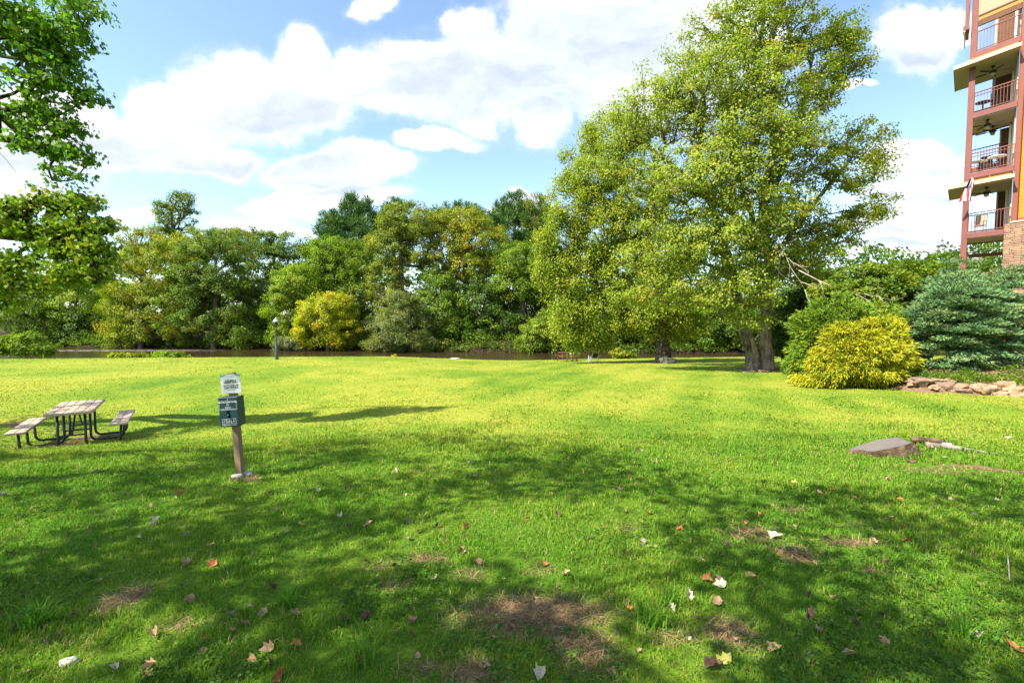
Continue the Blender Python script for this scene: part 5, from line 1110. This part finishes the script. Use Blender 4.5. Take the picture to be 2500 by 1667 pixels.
bb(.30, WB - .12, DB - .20, DB - .10, ZF[0] - 1.0, ZF[0] - .8, 'rear_beam', M_RUST2); railing(lo, DB - .12, ZF[0] - .82, .62, nm='rear_railing')
bb(.02, .22, DB - .5, DB - .3, ZF[0] - 1.6, ZF[0] - .25, 'porch_post', M_RUST2)
def canopy(zt):
    m_ = MB(); x0, x1, y0, y1 = -.62, WB - .12, -.52, DB - .4
    r = m_.box(((x0 + x1) / 2, (y0 + y1) / 2, zt - .10), (x1 - x0, y1 - y0, .10)).build('canopy_roof', M_CEIL, bld)
    MB().box(((x0 + x1) / 2, y0 - .02, zt - .085), (x1 - x0 + .06, .036, .17), bev=.004).build('fascia', M_FASCIA, r)
    MB().box(((x0 + x1) / 2, y0 + .012, zt - .19), (x1 - x0 + .02, .03, .05)).build('lower_trim', M_RUST, r)
    MB().box((x0 - .012, (y0 + y1) / 2, zt - .10), (.022, y1 - y0 - .01, .14)).build('end_trim', M_BROWN, r)
    MB().box(((x0 + x1) / 2 + .2, y0 + .25, zt + .02), (x1 - x0 - .6, .5, .10)).build('sheathing', M_ORANGE, r)
canopy(ZF[1] - .52); canopy(ZF[3] - .52)
for k in (1, 3):
    bb(.30, WB - .12, .40, .46, ZF[k] - .50, ZF[k] - .21, 'gap_board', M_ORANGE); bb(WB / 2, WB / 2 + .03, .0, .03, ZF[k] - .52, ZF[k] - .25, 'bracket', M_STEEL)
# top: beam, small eave, louvred gable soffit
bb(.26, WB - .1, .02, .12, ZF[3] + 1.30, ZF[3] + 1.55, 'header_beam', M_BROWN); bb(.26, 6, .04, .10, ZF[3] + 1.57, ZF[3] + 1.74, 'shingle_band', paint('ochre_shingle', (.34, .18, .04))); bb(.26, 6, .02, .13, ZF[3] + 1.76, ZF[3] + 1.84, 'trim_board', M_BROWN)
m_ = MB()
for i in range(22): m_.box((3.2, .06, ZF[3] + 1.88 + i * .085), (5.9, .05, .070), M=Matrix.Rotation(.25, 3, 'X'))
m_.build('louvred_gable', M_CEIL, bld)
m_ = MB(); m_.box((-.18, .3, ZF[3] + 2.05), (.16, 1.2, 1.7), bev=.01); m_.box((-.20, -.1, ZF[3] + 1.32), (.26, .5, .25), bev=.01); m_.build('bargeboard', M_RUST, bld)
bb(-.30, -.24, -.4, 1.6, ZF[3] + 1.10, ZF[3] + 1.16, 'gutter', M_WHITE)
# wall beyond the balconies
def lapwall(x0, x1, z0, z1, skip=None):
    m_ = MB(); z = z0
    while z < z1:
        m_.box(((x0 + x1) / 2, .115 - .006, z + .09), (x1 - x0, .022, .172), M=Matrix.Rotation(.07, 3, 'X')); z += .18
    return m_
sid = paint('yellow_shingle', (.44, .215, .03), .7, .25, 0, .12, 3)
bb(WB + .08, 7.0, .12, 8.0, gz0, TOPZ + 2, 'wall_core', M_RUST2)
lapwall(WB + .11, 7.0, ZF[0] + .45, TOPZ).build('shingle_wall', sid, bld)
MB().box((4.6, .03, (gz0 + ZF[0] + .25) / 2), (5.8, .22, ZF[0] + .25 - gz0), bev=.02).build('stone_base', M_STONE, bld)
bb(WB - .12, 7.0, -.10, .14, ZF[0] + .26, ZF[0] + .34, 'stone_cap', M_CEIL); bb(WB + .12, 7, .02, .10, ZF[0] + .345, ZF[0] + .48, 'skirt_board', M_RUST2)
for k in range(4):
    w = bb(WB + .46, WB + 1.7, .03, .10, ZF[k] + .55, ZF[k] + 2.35, 'window', M_RUST2)
    MB().box((WB + 1.08, .028, ZF[k] + 1.45), (1.06, .03, 1.62)).build('window_sash', M_WHITE, w); MB().box((WB + 1.08, .018, ZF[k] + 1.45), (.90, .02, 1.46)).build('pane', M_PANE, w); MB().box((WB + 1.08, .008, ZF[k] + 1.45), (.92, .02, .05)).build('meeting_rail', M_WHITE, w)
# house wall behind the balconies (white door frame, tan pilaster) on the house side
bb(WB - .16, WB - .11, .35, DB - .1, gz0 + 2, TOPZ, 'side_wall', M_CEIL)
for k in range(4): bb(1.12 if k > 1 else 1.5, WB - .13, DB + .15, DB + .3, ZF[k] - .1, ZF[k] + 2.8, 'rear_wall', M_BROWN); bb(1.0 if k > 1 else 1.42, 1.115 if k > 1 else 1.495, DB + .12, DB + .3, ZF[k] - .1, ZF[k] + 2.8, 'rear_pilaster', M_CEIL)
for k in range(4): bb(WB - .25, WB - .17, DB - .6, DB - .3, ZF[k] - .02, ZF[k] + 2.7, 'white_post', M_WHITE)
# the balcony wing meets the house at an obtuse corner: its plan is a parallelogram
for o in [c for b in bld.children for c in [b] + list(b.children)]:
    n_ = len(o.data.vertices); v_ = np.empty(n_ * 3, np.float32); o.data.vertices.foreach_get('co', v_); v_ = v_.reshape(-1, 3)
    if v_[:, 0].max() < WB + .35 or v_[:, 0].max() - v_[:, 0].min() < 3 and v_[:, 0].min() < WB - .3: v_[:, 0] -= SHEAR * v_[:, 1] * (v_[:, 0] < WB + .05); o.data.vertices.foreach_set('co', v_.ravel()); o.data.update()
# ceiling fans
def fan(px, py, zc, dep, label, seed):
    x, y = dep; w = place(x, y, zc)
    f = empty('ceiling_fan', w, seed * .7, label, 'ceiling fan', None)
    P0(MB().lathe([(.02, -.26), (.07, -.20), (.07, -.02), (.0, 0)], k=12), 'canopy', M_DARKMETAL, f, smooth=True); f.children[-1].scale = (1, 1, .35)
    P0(MB().tube([(0, 0, -.02), (0, 0, -.22)], .016, 8), 'rod', M_DARKMETAL, f)
    P0(MB().lathe([(0, -.36), (.10, -.35), (.15, -.31), (.15, -.26), (.10, -.22), (.02, -.20)], k=16), 'motor', M_DARKMETAL, f, smooth=True)
    P0(MB().lathe([(0, -.50), (.06, -.49), (.10, -.44), (.11, -.37), (.0, -.36)], k=12), 'light_globe', M_TAN, f, smooth=True)
    for j in range(5):
        a = 2 * math.pi * j / 5; c, s = math.cos(a), math.sin(a); R_ = Matrix.Rotation(a, 3, 'Z') @ Matrix.Rotation(.2, 3, 'X')
        m_ = MB(); m_.box((c * .20, s * .20, -.29), (.16, .03, .012), M=R_); m_.box((c * .47, s * .47, -.285), (.44, .125, .010), M=R_, bev=.004); P0(m_, 'blade', M_DARKMETAL, f)
fan(0, 0, ZF[3] - .68, (.95, .75), 'dark ceiling fan under the upper projecting canopy roof', 1)
fan(0, 0, ZF[2] - .21, (.85, .9), 'dark ceiling fan nearer of two under the second highest balcony', 2)
fan(0, 0, ZF[2] - .21, (1.1, 2.3), 'dark ceiling fan behind another one under the second highest balcony', 3)
fan(0, 0, ZF[1] - .68, (.95, .7), 'dark ceiling fan under the lower projecting canopy roof', 4)
# furniture
def metalchair(x, y, z, rz, label, seatm=M_DARKMETAL, name='patio_chair'):
    w = place(x, y, z - .028); c = empty(name, w, rz, label, 'chair')
    P0(MB().box((0, 0, .42), (.46, .44, .03), bev=.01), 'seat', seatm, c)
    m_ = MB(); m_.box((0, .21, .74), (.44, .025, .50), bev=.01); P0(m_, 'backrest', seatm, c)
    for sx_ in (-1, 1):
        P0(MB().tube([(sx_ * .23, -.20, 0), (sx_ * .23, -.20, .62), (sx_ * .23, .0, .65), (sx_ * .23, .20, .62)], .014, 6), 'armrest', M_DARKMETAL, c); P0(MB().tube([(sx_ * .23, .20, 0), (sx_ * .23, .22, .98)], .014, 6), 'leg', M_DARKMETAL, c)
def rtable(x, y, z, r, h, label, topm):
    w = place(x, y, z - .028); t = empty('patio_table', w, 0, label, 'table'); P0(MB().lathe([(r, h - .03), (r, h), (0, h)], k=20), 'tabletop', topm, t)
    P0(MB().tube([(0, 0, .02), (0, 0, h - .03)], .03, 8), 'pedestal', M_DARKMETAL, t); P0(MB().lathe([(r * .6, 0), (r * .6, .02), (.03, .05)], k=14), 'base', M_DARKMETAL, t)
b0 = bld.rotation_euler[2]
rtable(.62, .45, ZF[2], .30, .62, 'low black wire table on the second highest balcony', M_DARKMETAL); metalchair(1.2, .6, ZF[2], b0 + 2.2, 'black metal chair on the second highest balcony')
metalchair(.95, 1.9, ZF[1] + .2, b0 + 3.3, 'high backed dark chair on the balcony with two fans'); rtable(.60, .5, ZF[1], .33, .70, 'white topped round table behind the railing near the corner post', M_WHITE); rtable(1.3, .9, ZF[1], .36, .85, 'taller white topped table on the balcony with two fans, house side', M_WHITE)
metalchair(.72, .42, ZF[0], b0, 'tan sling chair pushed against the railing of the lowest full balcony', M_TAN, 'sling_chair'); metalchair(1.3, 1.4, ZF[0] - 3.1, b0 + 1, 'dark chair on the balcony half hidden by the juniper')
# striped flag on a pole at the lower canopy
fp = place(.33, -.60, ZF[1] - .42)
fl = empty('flag', fp, b0, 'red and white striped flag with a navy corner hanging limp from the lower canopy roof', 'flag')
P0(MB().tube([(0, 0, .12), (.0, -.10, -1.05)], .012, 8), 'pole', M_STEEL, fl)
def cloth(i0, i1, j0, j1, name, m):
    V = []; F = []; nz = 14
    for i in range(i0 * 2, i1 * 2 + 1):
        for j in range(nz + 1):
            v = j0 + (j1 - j0) * j / nz; u = i / 26.0
            V.append([-.20 * v + (u - .5) * (.12 + .42 * v) + .05 * math.sin(u * 15 + v * 3), -.03 - .06 * v + .06 * math.sin(u * 19 + v * 2), .02 - 1.02 * v - .16 * v * abs(u - .4)])
    n = nz + 1; ni = i1 * 2 - i0 * 2 + 1
    F = [[a * n + b, (a + 1) * n + b, (a + 1) * n + b + 1, a * n + b + 1] for a in range(ni - 1) for b in range(nz)]
    return MB().add(V, F).build(name, m, fl, smooth=True)
for i in range(13):
    mm = M_RED if i % 2 == 0 else M_WHITE
    if i < 7: cloth(i, i + 1, .42, 1, 'stripe', mm)
    else: cloth(i, i + 1, 0, 1, 'stripe', mm)
cloth(0, 7, 0, .42, 'canton', M_BLUE)
